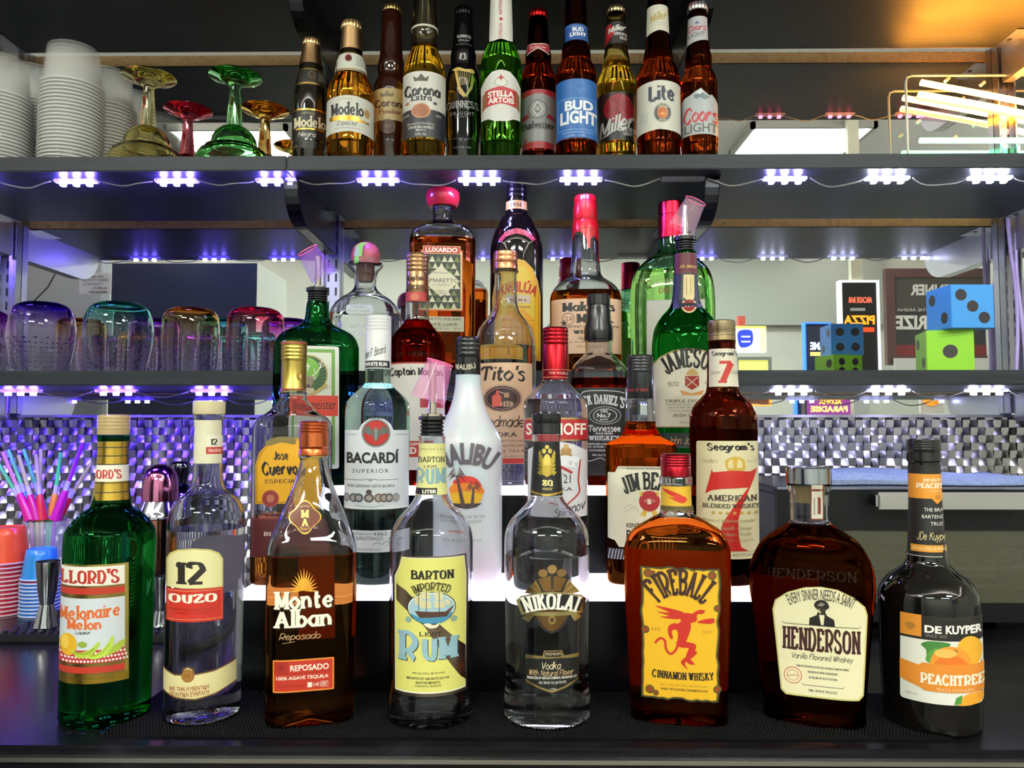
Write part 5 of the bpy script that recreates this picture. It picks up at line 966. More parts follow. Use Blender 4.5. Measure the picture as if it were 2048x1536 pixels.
# gold foil neck, clear amber
v = beer('squat golden beer bottle with gold foil neck and white label', 700, [(60, 19), (72, 19.5), (105, 22), (138, 31), (155, 33), (166, 39), (182, 45), (200, 47.5), (292, 48), (298, 46)], 'Gf8e8c8', 'Gf4c468', 152, cap=(45, 19.5, 'mc8a878'))
v.turned('foil', [(60, 20), (72, 20.5), (105, 23)], 'mcba678', caps=False)
v.label([('r', 669, 104, 736, 140, 'c8c8be'), ('r', 669, 104, 736, 106, 'mc8a860'), ('r', 669, 136, 736, 139, 'mc8a860'), ('e', 697, 116, 7, 7, '7a2a24'), ('e', 697, 116, 4, 4, '3a1a18'), ('r', 712, 110, 728, 130, 'b0b0a8')], 'neck_label')
v.label([('P', [(652, 194), (700, 190), (748, 194), (748, 266), (700, 262), (652, 266)], 'cdccc2'), ('P', [(660, 231), (718, 231), (722, 237), (738, 238), (738, 242), (660, 240)], 'mc89a40'), ('e', 734, 221, 5, 9, 'b0824a'), ('t', 'CERVEZA', 690, 198, 30, 5, 'a89a70', 's', 2), ('t', 'Modelo', 695, 217, 66, 26, '1e1c1a', 'c'), ('t', 'Especial', 694, 247, 40, 12, '5a564e', 'i'), ('l', [(668, 256), (720, 256)], 1, '8a8880')])
# brown, tan label
v = beer('brown longneck beer bottle with a tan crown label, third from the left', 781, LN(24, 21, 158, 36), 'S2a0f08', cap=(10, 17.5, 'mc8b070'))
v.label([('r', 744, 176, 818, 240, 'b09a68'), ('P', [(762, 193), (760, 184), (768, 188), (774, 180), (780, 188), (788, 184), (786, 193)], '6a5a34'), ('t', 'Corona', 782, 206, 66, 18, '4a2c18', 'k'), ('t', 'Familiar', 780, 223, 44, 10, '7a4a2c', 'k')])
v.label([('e', 775, 252, 15, 15, '5a3a28'), ('e', 775, 252, 13, 13, '3a1c14'), ('t', '1925', 775, 252, 14, 6, '8a6448', 'r')], 'seal')
# pale lager, clear glass
v = beer('clear glass beer bottle of pale lager with a white and navy label', 848, [(-40, 15), (0, 21), (40, 25), (62, 26.5), (64, 26), (82, 24), (100, 26), (112, 31), (128, 37), (145, 41.5), (165, 43), (292, 43), (298, 41)], 'Gf8f4e8', 'Gf8d468', 96)
v.turned('neck_ring', [(61, 26.8), (65, 26.8)], 'c8c4b4', caps=False)
L = [('r', 805, 142, 891, 215, 'cfcdc4'), ('r', 805, 213, 891, 274, '23252e'), ('P', [(805, 215), (820, 212), (848, 208), (876, 212), (891, 215), (891, 219), (805, 219)], 'cfcdc4'), ('P', [(805, 218), (891, 218), (891, 222), (805, 222)], '23252e'), ('e', 842, 221, 19, 15, 'c08a60'), ('e', 842, 221, 16, 12.6, '9c5c3c'), ('p', [(829, 162), (826, 151), (835, 156), (842, 147), (850, 156), (858, 151), (855, 162)], '4a4438'),
     ('t', 'Corona', 845, 180, 72, 26, '1d1b1c', 'k'), ('t', 'Extra', 843, 195, 42, 13, '1d1b1c', 'R'), ('t', 'IMPORTED', 812, 228, 14, 4, 'c8c4b8'), ('t', 'BEER', 877, 228, 10, 4, 'c8c4b8'), ('t', 'Brewed and Bottled by', 842, 247, 54, 7, 'b8b4a8', 'i'), ('t', 'CERVECERIA MODELO', 842, 254, 50, 5, 'c8c4b8', 'b'), ('t', 'MEXICO', 842, 260, 20, 4, 'c8c4b8', 'b'), ('t', '12 FL. OZ.', 842, 268, 22, 5, 'c8c4b8', 'b'), ('e', 815, 204, 4, 3, 'a86a40'), ('e', 870, 204, 4, 3, '2a2a2a')]
v.label(L)
# stout
v = beer('black stout bottle with a golden harp printed on it', 926, LN(32, 20, 140, 36), 'S0b0a0e', cap=(17, 17, 'm2a2a2e'))
v.label([('t', 'GUINNESS', 928, 72, 28, 6, 'c8c8c4', 'r'), ('t', 'DRAUGHT', 928, 80, 22, 4, 'b0b0ac', 's'), ('L', [(912, 88), (944, 88)], .6, '8a8a88')], 'neck_print')
L = [('P', [(908, 136), (914, 138), (920, 172), (932, 190), (928, 195), (918, 186)], 'c8a458'), ('P', [(904, 138), (916, 134), (930, 138), (944, 136), (949, 140), (946, 144), (930, 143), (914, 140)], 'd8b868', 1), ('P', [(944, 144), (948, 158), (944, 176), (932, 195), (930, 190), (940, 172), (942, 158)], '9aa04a')]
for i in range(7): L.append(('l', [(917 + i * 4, 141), (921 + i * 2.6, 168 + (6 - i) * .5)], .8, 'd0b878'))
L += [('t', 'GUINNESS', 925, 208, 64, 15, 'b4b4b4', 'r'), ('t', 'EST 1759', 926, 217, 26, 3, '8a8a8a'), ('t', 'DRAUGHT', 924, 226, 48, 7, 'a4a4a6', 'w'), ('t', 'STOUT', 922, 233, 22, 4, '9a9a9c', 'w'), ('l', [(900, 276), (950, 276)], .6, '6a6a70'), ('t', '11.2 FL OZ', 925, 294, 34, 3, 'a8a8a8', 's')]
v.label(L, 'print')
# green lager
v = beer('bright green lager bottle with a tall white neck label', 1002, [(-40, 17), (0, 21), (80, 24.5), (92, 28), (104, 33), (118, 38), (132, 40.5), (160, 41), (292, 41), (298, 39)], 'G98cc78', 'G8ccc5c', 90)
v.label([('P', [(978, -30), (1026, -30), (1025, 78), (1016, 80), (1002, 77), (988, 80), (979, 78)], 'dcdad2'), ('p', [(998, 38), (1002, 34), (1006, 38), (1002, 42)], 'b02a34')], 'neck_label')
def vert(s, x, y0, y1, h, c):                # lettering that reads upwards on the neck
    P = v.place; r = flat(('t', s, 0, 0, y1 - y0, h, c, 'r')); b = MB()
    b.add([P(x + q[1], (y0 + y1) / 2 - q[0], .0008) for q in r[1]], r[2], c); b.build('neck_lettering', v.root)
vert('STELLA', 1001, 46, 76, 6, 'a83038'); vert('ARTOIS', 1001, -4, 30, 6, 'a83038')
L = [('P', [(962, 166), (972, 152), (984, 142), (1002, 139), (1020, 142), (1032, 152), (1041, 166), (1040, 234), (1026, 236), (1014, 242), (990, 242), (978, 236), (963, 234)], 'd4d2cc'), ('p', [(970, 178), (1002, 172), (1034, 178), (1036, 212), (1002, 207), (968, 212)], 'b82830'), ('p', [(966, 184), (974, 178), (973, 210), (965, 218)], '8a5a3a'), ('p', [(1030, 178), (1038, 184), (1039, 218), (1031, 210)], '8a5a3a'), ('e', 1002, 164, 14, 9, 'b8b4a8'), ('e', 1002, 164, 11, 7, 'dedcd4'), ('p', [(1002, 148), (1004, 153), (1009, 155), (1004, 157), (1002, 162), (1000, 157), (995, 155), (1000, 153)], 'b02a34'),
     ('t', 'STELLA', 1002, 187, 52, 12, 'f0ece4', 'B'), ('t', 'ARTOIS', 1002, 200, 52, 11, 'f0ece4', 'B')]
v.label(L)
# red bow-tie lager
v = beer('brown lager bottle with red crown cap and silver and red label', 1077, LN(34, 20, 138, 35.5), 'Ga8583c', 'Ga05030', 118, cap=(22, 18, 'mb81c22'))
v.label([('P', [(1054, 84), (1076, 87), (1098, 84), (1098, 106), (1076, 97), (1054, 106)], 'e0c8c4'), ('P', [(1055, 86), (1076, 89), (1097, 86), (1097, 103), (1076, 95), (1055, 103)], 'b0303a'), ('t', 'Budweiser', 1076, 93, 34, 7, 'e8c8c8', 'i')], 'neck_label')
L = [('r', 1041, 178, 1113, 296, 'a42834'), ('P', [(1041, 192), (1077, 186), (1113, 192), (1113, 284), (1077, 282), (1041, 284)], '8c8a8a'), ('e', 1075, 218, 19, 19, '5a5856'), ('e', 1075, 218, 17, 17, '9a9896'), ('p', [(1075, 202), (1086, 218), (1075, 233), (1064, 218)], 'c8c6c2'), ('p', [(1075, 206), (1083, 218), (1075, 229), (1067, 218)], '6a6866'), ('t', 'EB', 1075, 217, 8, 7, 'e4e2de', 'r'), ('p', [(1041, 232), (1056, 226), (1060, 234), (1041, 240)], '9c2a34'), ('p', [(1113, 232), (1096, 226), (1092, 234), (1113, 240)], '9c2a34'),
     ('t', 'Budweiser', 1076, 249, 64, 15, '26242a', 'R'), ('t', 'KING OF BEERS', 1076, 256, 44, 3, '3a383c', 's')]
for i in range(4): L.append(('l', [(1052, 262 + i * 5), (1100, 262 + i * 5)], .7, 'b8b6b4'))
v.label(L)
# blue label
v = beer('amber longneck beer bottle with a bright blue label', 1153, LN(-14, 22, 128, 41.5), 'Gb06c40', 'Ga86034', 104, cap=(-26, 18, 'm3a60a8'))
v.label([('r', 1130, 47, 1177, 79, '1f4e96'), ('L', [(1132, 52), (1175, 52)], 1, '6a9ad0'), ('t', 'BUD', 1156, 58, 22, 8, 'eef0f2', 'B'), ('t', 'LIGHT', 1156, 68, 32, 9, 'eef0f2', 'B')], 'neck_label')
L = [('r', 1112, 157, 1195, 275, '2563ad'), ('L', [(1117, 200), (1117, 196), (1191, 196), (1191, 258), (1117, 258), (1117, 200)], 1.4, '7ab0e0')]
for r_ in (10, 15, 20): L.append(('l', [(1160, 172 - r_ * .7), (1160 + r_, 172), (1160, 172 + r_ * .7), (1160 - r_, 172), (1160, 172 - r_ * .7)], .8, '5a94d0'))
L += [('t', 'BUD', 1158, 210, 56, 20, 'eff1f3', 'B'), ('t', 'LIGHT', 1157, 234, 72, 26, 'eff1f3', 'B'), ('t', 'BREWED BY ANHEUSER-BUSCH, ST. LOUIS, MO', 1158, 264, 62, 3, 'b0cce8'), ('t', '12 FL. OZ.', 1152, 270, 40, 3, 'b0cce8')]
v.label(L)
# pale draft
v = beer('clear draft beer bottle with a black label and red disc', 1234, LN(30, 21, 146, 39.5), 'Gf8f0d0', 'Gf6dc70', 130, cap=(13, 18, 'mc2b48c'))
v.label([('r', 1209, 42, 1256, 86, '1d191c'), ('P', [(1209, 46), (1222, 46), (1229, 64), (1216, 82), (1209, 86)], 'b3242e'), ('t', 'Miller', 1234, 56, 36, 13, 'e4e0da', 'I', 0, -.2), ('t', 'GENUINE', 1241, 67, 26, 6, 'e4e0da', 'b'), ('t', 'DRAFT', 1248, 75, 16, 6, 'e4e0da', 'b')], 'neck_label')
L = [('r', 1194, 183, 1274, 279, '1a171b'), ('E', 1238, 216, 31, 29, '8c1c28')]
for q in ([(1222, 196), (1236, 208), (1232, 220), (1246, 230)], [(1258, 200), (1244, 208), (1250, 222)], [(1212, 222), (1228, 218)]): L.append(('L', q, 1.4, '4a1018', 1))
L += [('t', 'Miller', 1234, 247, 70, 34, 'c4c0bc', 'I', 0, -.28), ('t', 'GENUINE', 1254, 258, 36, 9, 'ccc8c4', 'b'), ('t', 'DRAFT', 1257, 267, 20, 7, 'ccc8c4', 'b'), ('p', [(1200, 274), (1230, 258), (1236, 256), (1216, 270)], 'c4c0bc')]
v.label(L)
# white label lite
v = beer('brown lite beer bottle with a plain white label and gold roundel', 1318, LN(-4, 22, 134, 44), 'Gb06c48', 'Ga86038', 108, cap=(-18, 19, 'mb8a070'))
v.label([('P', [(1293, 9), (1339, 9), (1341, 62), (1318, 60), (1293, 66)], 'd0cebc'), ('t', 'Miller', 1317, 32, 34, 18, 'b09a50', 'I', 0, -.25), ('L', [(1302, 44), (1334, 44)], .7, 'b0a888'), ('L', [(1302, 49), (1334, 49)], .7, 'b0a888')], 'neck_label')
L = [('P', [(1274, 163), (1318, 160), (1362, 163), (1362, 262), (1318, 258), (1274, 262)], 'cfcdc0'), ('e', 1325, 225, 17, 19, '2c3442'), ('e', 1325, 225, 15.6, 17.6, 'cfcdc0'), ('e', 1325, 225, 15, 17, '2c3442'), ('e', 1325, 225, 11, 13.5, 'c8a070'), ('e', 1325, 225, 10, 12.4, 'b8642a'), ('p', [(1318, 228), (1325, 224), (1332, 228), (1325, 232)], 'd8944a'), ('t', 'A FINE PILSNER', 1325, 214, 26, 10, 'd8d4c4', 's', 8), ('t', 'BEER', 1325, 240, 14, 4, 'd8d4c4', 's', -1.5),
     ('t', 'Lite', 1323, 187, 52, 31, '2a3144', 'k')]
for i in range(5): L.append(('l', [(1281, 222 + i * 5), (1296, 222 + i * 5)], .8, '8a98a8'))
v.label(L)
# mountain label
v = beer('brown light beer bottle with a snowy mountain label, rightmost of the beers', 1399, LN(24, 21, 144, 37.5), 'Gb07048', 'Ga8683c', 124, cap=(9, 19, 'mb8b8b6'))
v.label([('P', [(1370, 32), (1414, 32), (1416, 78), (1393, 82), (1368, 86)], 'b0b0b4'), ('t', 'Coors', 1393, 54, 36, 14, 'b03a42', 'I'), ('t', 'LIGHT', 1393, 68, 32, 9, '4a4c50', 's'), ('p', [(1389, 47), (1394, 42), (1400, 47)], '4a5a8a')], 'neck_label')
L = [('P', [(1363, 196), (1370, 190), (1380, 188), (1390, 182), (1402, 176), (1410, 184), (1418, 190), (1424, 188), (1432, 196), (1436, 204), (1436, 268), (1363, 268)], 'aeb2b4'), ('P', [(1386, 190), (1402, 178), (1408, 188), (1420, 194), (1410, 200), (1400, 194), (1392, 198)], '6a787e'), ('P', [(1390, 187), (1402, 178), (1406, 184), (1400, 189), (1396, 187)], 'd8dcdc'),
     ('t', 'Coors', 1401, 229, 68, 34, 'b8323c', 'I'), ('t', 'LIGHT', 1402, 255, 66, 18, '5c605c', 'b')]
v.label(L)
# ================================================================ cups and coloured glasses on the beer shelf, left
def cup_mesh(name, R1, R0, h, k, t=.0008):
    b = MB(); o = [(R1 + .0012, 0), (R1 + .0016, .0012), (R1 + .001, .0026), (R1 - .0004, .003)]
    for i in range(1, 6):
        u = i / 5; o.append((R1 + (R0 - R1) * u, .003 + (h - .005) * u))
    o += [(R0 - .002, h), (R0 * .9, h), (R0 * .86, h - .0015), (.0005, h - .0015)]
    b.lathe(o, k, n=32, caps=False); return b
def cup_stack(cx, Y, z, N, R1, R0, h, pitch, keys, label, group, top_label, rim=None, X=None, name='plastic_cup', jit=.0001):
    x = at(cx, 300 if z > .5 else 1200, Y).x if X is None else X; src = {}
    for i in range(N):
        k = keys[min(N - 1 - i, len(keys) - 1)]
        o = None
        if k in src: o = copy_tree(src[k]); o.location = (x + random.uniform(-jit, jit), Y + random.uniform(-jit, jit), z + i * pitch)
        else:
            o = empty(name, (x, Y, z + i * pitch), None, 'cup', group); src[k] = o
            cup_mesh('body', R1, R0, h, k).build('body', o)
            b = MB(); b.tube([((R1 + .0012) * cos(2 * pi * j / 32), (R1 + .0012) * sin(2 * pi * j / 32), .0014) for j in range(32)], .0014, rim or k, 6, True); b.build('rim', o)
        o['label'] = top_label if i == N - 1 else label
CL = 'Teeeeea/0.13'
zt = lambda y, Y: EYE.z + (855 - y) * Y / 1538
for cx, Y, top, nm in ((-4, 1.19, 95, 'at the left picture edge'), (64, 1.31, 117, 'behind, between the two nearest cup stacks'), (141, 1.19, 68, 'tallest and nearest of the stacks'),
                       (212, 1.275, 125, 'just right of the tallest stack'), (262, 1.375, 168, 'behind the yellow upturned glass')):
    N = max(3, int((zt(top, Y) - .698 - .066) / .0058) + 1); f = 1 if top in (68, 125) else 0
    cup_stack(cx, Y, .698, N, .0445, .0375, .066 if not f else .066, .0058, [CL], 'clear plastic cup in the upturned stack ' + nm, 'clear plastic cups stacked upside down', 'clear plastic cup topping the upturned stack ' + nm, 'Tf6f6f2/0.55', name='plastic_cup')
def goblet(cx, Y, k, label, s=1):
    x = at(cx, 200, Y).x; o = empty('margarita_glass', (x, Y, .698), label, 'glass', 'coloured upturned margarita glasses')
    P = [(.0655, 0), (.0650, .006), (.060, .020), (.052, .034), (.043, .041), (.036, .044), (.0355, .050), (.034, .058), (.029, .067), (.021, .074), (.0125, .078)]
    Q = [(max(r - .0022, .001), z - (.002 if i > 3 else 0)) for i, (r, z) in enumerate(P)]
    b = MB(); b.lathe(Q[::-1] + P, k, n=48, caps=False)
    n = 48; v0 = len(b.v); b.f.append(list(range(n))[::-1]); b.m.append(0); b.sm.append(False)
    b.f = b.f; b.build('bowl', o)
    b = MB(); b.lathe([(.0125, .0782), (.0115, .095), (.0095, .12), (.0083, .141), (.0085, .143)], k, n=24); b.build('stem', o)
    b = MB(); b.lathe([(.0088, .1432), (.013, .1475), (.026, .154), (.040, .1590), (.0415, .1605), (.040, .1615), (.020, .158), (.0005, .157)], k, n=48); b.build('foot', o)
goblet(297, 1.205, 'Gfefbe0', 'yellow upturned margarita glass in front of the clear cups')
goblet(470, 1.205, 'Gd0f6d4', 'green upturned margarita glass, tallest in the photo of the coloured ones')
goblet(377, 1.335, 'Gf6b4c4', 'red upturned margarita glass behind, between the yellow and green ones')
goblet(531, 1.335, 'Gfce4b4', 'amber upturned margarita glass behind, between the green glass and the beers')
# ---------------------------------------------------------------- iridescent glasses on the lowest shelf
def tint(k, top, mid):
    m, nt, b_ = nodes(k); g = nt.nodes.new('ShaderNodeBsdfGlass'); tc = nt.nodes.new('ShaderNodeTexCoord'); sx = nt.nodes.new('ShaderNodeSeparateXYZ')
    nt.links.new(tc.outputs['Generated'], sx.inputs[0]); nt.links.new(ramp(nt, sx.outputs[2], [(.35, 'f2f0f8'), (.7, mid), (.95, top)]), g.inputs['Color'])
    g.inputs['IOR'].default_value = 1.4; nt.links.new(g.outputs[0], nt.nodes['Material Output'].inputs[0])
for a, b, c in (('Xg1', 'b898ea', 'f4f0fc'), ('Xg2', 'b4ece6', 'f0fafa'), ('Xg3', 'f2d8a8', 'fcf6ee'), ('Xg4', 'f290b4', 'fceef4'), ('Xg5', 'd898ea', 'f8ecfa')): tint(a, b, c)
def tumbler(cx, Y, prof, k, label):
    v = Vase('tumbler_glass', label, 'glass', cx, 742, Y, .378, prof, group='iridescent upturned glasses')
    o = v.fine(v.conv(prof)); zt_ = o[-1][1]; o = [(r, z) for r, z in o if z > .002]; o = [(o[0][0] - .001, 0), (o[0][0], .001)] + o
    i = [(r - .0022, min(z, zt_ - .007)) for r, z in o if z < zt_ - .006]; i += [(i[-1][0] * .8, zt_ - .0055), (.0005, zt_ - .005)]
    b = MB(); b.lathe(i[::-1] + o, k, n=44, caps=False); v0 = len(b.v)
    b.v.append((0, 0, zt_)); b.f += [[v0 - 44 + j, v0 - 44 + (j + 1) % 44, v0] for j in range(44)]; b.m += [0] * 44; b.sm += [True] * 44
    b.build('bowl', v.root)
    m = MB(); R = o[len(o) // 2][0] * .93                     # moulded bubbles
    for j in range(7):
        for q in range(18):
            a = 2 * pi * (q + .5 * (j % 2)) / 18; z = .008 + j * .0075
            r = v.rad(z) - .0026; m.lathe([(.0003, -.0012), (.0018, -.0008), (.0024, 0), (.0018, .0008), (.0003, .0012)], k, (r * cos(a), r * sin(a), z), 8)
    m.build('bubble_pattern', v.root)
W_ = [(607, 40), (612, 52), (622, 63), (640, 70), (662, 73), (690, 71), (715, 66), (742, 60)]
T_ = [(618, 36), (622, 46), (630, 54), (642, 58), (680, 60), (742, 57)]
sc = lambda P, s, y=742: [(y - (y - a) * s, b * s) for a, b in P]
tumbler(81, 1.195, W_, 'Xg1', 'round purple upturned glass, the largest at the left')
tumbler(235, 1.195, W_, 'Xg2', 'round teal upturned glass second in the front')
tumbler(380, 1.195, T_, 'Xg3', 'straight amber-tinted upturned glass between the teal and the magenta one')
tumbler(510, 1.195, T_, 'Xg4', 'straight magenta upturned glass beside the dark green herbal bottle')
tumbler(-38, 1.25, sc(W_, .9), 'Xg5', 'violet upturned glass cut by the left picture edge')
for cx, k, l in ((160, 'Xg3', 'orange-tinted glass behind, between the purple and teal round ones'), (305, 'Xg5', 'purple glass behind, right of the teal round one'), (443, 'Xg2', 'blue glass behind, between the amber and magenta ones'), (573, 'Xg5', 'bright magenta glass behind, touching the dark green herbal bottle')):
    tumbler(cx, 1.325, sc([(640, 38), (646, 46), (660, 50), (742, 50)], 1), k, l)
# ---------------------------------------------------------------- dice
def die(x, y, z, th, col, faces, label):
    t = empty('foam_die', (x, y, z), label, 'dice', 'big foam dice', radians(th)); e = .0334
    m = MB(); m.box((-e, -e, 0), (e, e, 2 * e), col, .001); m.build('body', t)
    PIP = {1: [(0, 0)], 2: [(-.5, .5), (.5, -.5)], 3: [(-.55, .55), (0, 0), (.55, -.55)], 4: [(-.5, .5), (.5, .5), (-.5, -.5), (.5, -.5)], 5: [(-.5, .5), (.5, .5), (0, 0), (-.5, -.5), (.5, -.5)], 6: [(-.5, .6), (.5, .6), (-.5, 0), (.5, 0), (-.5, -.6), (.5, -.6)]}
    for f, n in faces.items():
        for a, b in PIP[n]:
            r = .0105 if n == 1 else .0088 if n < 6 else .0075; vs = []
            for j in range(24):
                q = 2 * pi * j / 24; u, w = a * e * .95 + r * cos(q), e + b * e * .95 + r * sin(q)
                vs.append({'f': (u, -e - .0004, w), 'b': (-u, e + .0004, w), 'l': (-e - .0004, -u, w), 'r': (e + .0004, u, w)}[f])
            m = MB(); m.add(vs, [tuple(range(24))], '241c20'); m.build('pip', t)
die(.671, 1.222, .378, -14, '8fd21e', {'f': 1, 'b': 6, 'l': 2, 'r': 3}, 'lime green foam die with one pip, under the blue die')
die(.6868, 1.2035, .4452, 2, '3f9ae8', {'f': 3, 'b': 4, 'l': 2, 'r': 5}, 'blue foam die showing three pips, on top of the green die')
# ---------------------------------------------------------------- neon sign on the beer shelf, far right
def P3(x, y, Y=1.392): return at(x, y, Y)
t = empty('neon_sign', P3(1930, 292), 'orange and green neon sign with white rod frame on the beer shelf', 'neon sign'); o = t.location.copy(); o.z = .6985; t.location = o
def ntube(name, pts, r, k): m = MB(); m.tube([p - o for p in pts], r, k, 12); m.build(name, t)
ntube('orange_tube', [P3(2110, 216), P3(1980, 191), P3(1842, 165)], .0055, 'Effa030/110'); ntube('orange_tube', [P3(1838, 188), P3(1980, 213), P3(2110, 240)], .0055, 'Effa030/110')
ntube('amber_tube', [P3(1832, 196, 1.398), P3(1950, 216, 1.398), P3(2060, 238, 1.398)], .0035, 'Effb040/9')
ntube('green_tube', [P3(1840, 281), P3(2110, 281)], .005, 'E60ffa0/9')
a, b, c, d = P3(1816, 300), P3(1811, 165), P3(1824, 151), P3(2110, 150); a.z = .6985
ntube('rod_frame', [a, a.lerp(b, .5), b, b + (c - b) * .3 + Vector((-.001, 0, .006)), c, c.lerp(d, .5), d], .0022, 'f4f2ee')
for x, y in ((1894, 160), (1965, 168), (1836, 245), (1950, 249)):
    q = P3(x, y) - o; m = MB(); m.tube([q + Vector((-.004, 0, -.003)), q + Vector((.004, 0, .004))], .0028, 'sf0efe8', 10); m.build('clip', t)
t = empty('cable_bundle', (.905, 1.385, .38), 'bundle of clear cables hanging along the right shelf standard', 'cables')
for i, (dx, s) in enumerate(((-.016, 0), (-.007, 1.5), (.004, 3), (.012, 4.2))):
    m = MB(); m.tube([(dx + .004 * sin(s + u * 5), -.004 * i + .003 * cos(s + u * 6), u * .298) for u in [j / 12 for j in range(13)]], .0033, 'sb9a8d8', 8); m.build('cable', t)
# ---------------------------------------------------------------- toaster oven with folded cloth
x0, x1, yf, yb, h = .372, .85, 1.128, 1.395, .208
t = empty('toaster_oven', ((x0 + x1) / 2, yf, 0), 'black toaster oven with a long silver handle at the right of the bar', 'toaster oven'); ox = (x0 + x1) / 2
W2 = (x1 - x0) / 2
m = MB(); w_ = .012
m.box((-W2, .012, h - w_), (W2, yb - yf, h), 's17181c', .003); m.box((-W2, .012, .012), (W2, yb - yf, .03), 's121316'); m.box((-W2, .012, .03), (-W2 + w_, yb - yf, h - w_), 's121316'); m.box((W2 - w_, .012, .03), (W2, yb - yf, h - w_), 's121316'); m.box((-W2 + w_, yb - yf - w_, .03), (W2 - w_, yb - yf, h - w_), '8a8a74'); m.build('body', t)
m = MB(); D = -.0; fx = .045
for p, q in (((-W2, 0, .015), (W2, .0115, .042)), ((-W2, 0, h - .062), (W2, .0115, h - .002)), ((-W2, 0, .042), (-W2 + fx + .05, .0115, h - .062)), ((W2 - fx, 0, .042), (W2, .0115, h - .062))): m.box(p, q, 'Xoven')
m.build('door_frame', t)
m = MB(); m.box((-W2 + fx + .05, .003, .042), (W2 - fx, .006, h - .062), 'T6c6a58/0.42'); m.build('window', t)
m = MB(); hz = h - .017
m.box((.50 - ox, -.036, hz - .012), (.722 - ox, -.026, hz + .012), 'mc4c2c0', .004)
for x in (.515, .705): m.box((x - ox - .008, -.027, hz - .008), (x - ox + .008, .001, hz + .008), 'm8a8a90', .002)
m.build('handle', t)
m = MB(); m.box((-W2, -.002, h - .0035), (W2, .013, h - .0005), 'm9094a8'); m.build('top_trim', t)
m = MB()
for i in range(26): m.tube([(-W2 + .03 + i * .0185, .02, .088), (-W2 + .03 + i * .0185, .24, .088)], .0012, 'm9a9a90', 6)
m.tube([(-W2 + .02, .02, .088), (W2 - .02, .02, .088)], .002, 'ma8a8a0', 6); m.tube([(-W2 + .02, .05, .056), (W2 - .02, .05, .056)], .003, 'mc8c4b0', 6); m.build('wire_rack', t)
for x in (-W2 + .03, W2 - .05):
    m = MB(); m.lathe([(.012, 0), (.012, .013)], '0c0c0d', (x, .04, 0), 16); m.build('foot', t)
    m = MB(); m.lathe([(.012, 0), (.012, .013)], '0c0c0d', (x, .22, 0), 16); m.build('foot', t)
noise_mat('Xoven', 8, [(.3, '0c0c0f'), (.7, '131317')], .35, spec=.25)
noise_mat('Xcloth', 160, [(.3, '6f7fa4'), (.7, '8796ba')], .85)
m = MB(); n, k = 40, 14; vs = []
for L_, dz in ((0, 0), (1, .009)):
    for j in range(k + 1):
        for i in range(n + 1):
            u, w = i / n, j / k; X = .455 + (.335 + .02 * sin(w * 3)) * u + .02 * w; Y = 1.15 + .20 * w + .012 * sin(u * 7)
            e = min(u, 1 - u, w, 1 - w) * 12; Z = h + .0012 + dz * min(1, .25 + e) * (1 + .35 * sin(u * 9 + w * 4)) + (.004 * (1 + sin(u * 5 + 1)) * (.5 + w * .5) if L_ else 0)
            vs.append((X, Y, Z))
M_ = (n + 1) * (k + 1); f = [(j * (n + 1) + i + M_, j * (n + 1) + i + 1 + M_, (j + 1) * (n + 1) + i + 1 + M_, (j + 1) * (n + 1) + i + M_) for j in range(k) for i in range(n)]
f += [tuple(q - M_ for q in p)[::-1] for p in f]
bd = [i for i in range(n + 1)] + [j * (n + 1) + n for j in range(1, k + 1)] + [k * (n + 1) + i for i in range(n - 1, -1, -1)] + [j * (n + 1) for j in range(k - 1, 0, -1)]
f += [(bd[i], bd[(i + 1) % len(bd)], bd[(i + 1) % len(bd)] + M_, bd[i] + M_) for i in range(len(bd))]
m.add(vs, f, 'Xcloth', True); tag(m.build('folded_cloth'), 'blue-grey folded cloth lying on top of the toaster oven', 'cloth')
# ---------------------------------------------------------------- left of the bar: mat, shot cups, straws, jiggers, shakers
noise_mat('Xrubber', 20, [(.3, '0b0b0d'), (.7, '151518')], .45)
m = MB(); m.box((-.718, 1.06, .0004), (-.335, 1.225, .011), 'Xrubber', .002)
for j in range(13):
    for i in range(31): m.lathe([(.0046, .0108), (.004, .0148), (.0005, .015)], 'Xrubber', (-.71 + i * .0122 + (j % 2) * .006, 1.068 + j * .0122, 0), 6)
tag(m.build('service_mat'), 'black studded rubber service mat behind the green melon bottle', 'bar mat')
cup_stack(6, 1.235, 0, 13, .0355, .0285, .056, .0066, ['se8502a', 'sb0203c'], 'red shot cup in the upturned stack at the left picture edge', 'red and orange shot cups in a stack', 'orange shot cup topping the red stack at the left picture edge', 'se4c0cc', name='shot_cup', jit=.0001)  # pale rim colour holds the light caught on the red rims
cup_stack(80, 1.225, 0, 11, .0272, .0215, .047, .0056, ['s2f86d8', 's7a2048', 's2f70c8'], 'blue shot cup in the small stack behind the steel jigger', 'blue shot cups in a stack', 'blue shot cup topping the small stack behind the steel jigger', 'sb8c8ee', name='shot_cup', jit=.0001)  # rims coloured paler than the blue cups to look lit
def jigger(cx, Y, label, prof):
    v = Vase('jigger', label, 'jigger', cx, 1257, Y, .0152, prof, group='steel jiggers'); o = v.conv(prof); o = [(o[0][0], 0)] + [(r, z) for r, z in o if z > .002]
    i = min(range(len(o)), key=lambda k: o[k][0]); a = o[:i + 1]; c = o[i:]
    b = MB(); b.lathe(a, 'Mb8b8c0', n=40, caps=False); b.lathe([(max(r - .001, .001), z) for r, z in a], 'Mb8b8c0', n=40, flip=True, caps=False); b.build('lower_cup', v.root)
    b = MB(); b.lathe(c, 'Mb8b8c0', n=40, caps=False); b.lathe([(max(r - .001, .001), z + (.001 if k == 0 else 0)) for k, (r, z) in enumerate(c)], 'Mb8b8c0', n=40, flip=True); del b.f[-1]; del b.m[-1]; del b.sm[-1]; b.build('upper_cup', v.root)
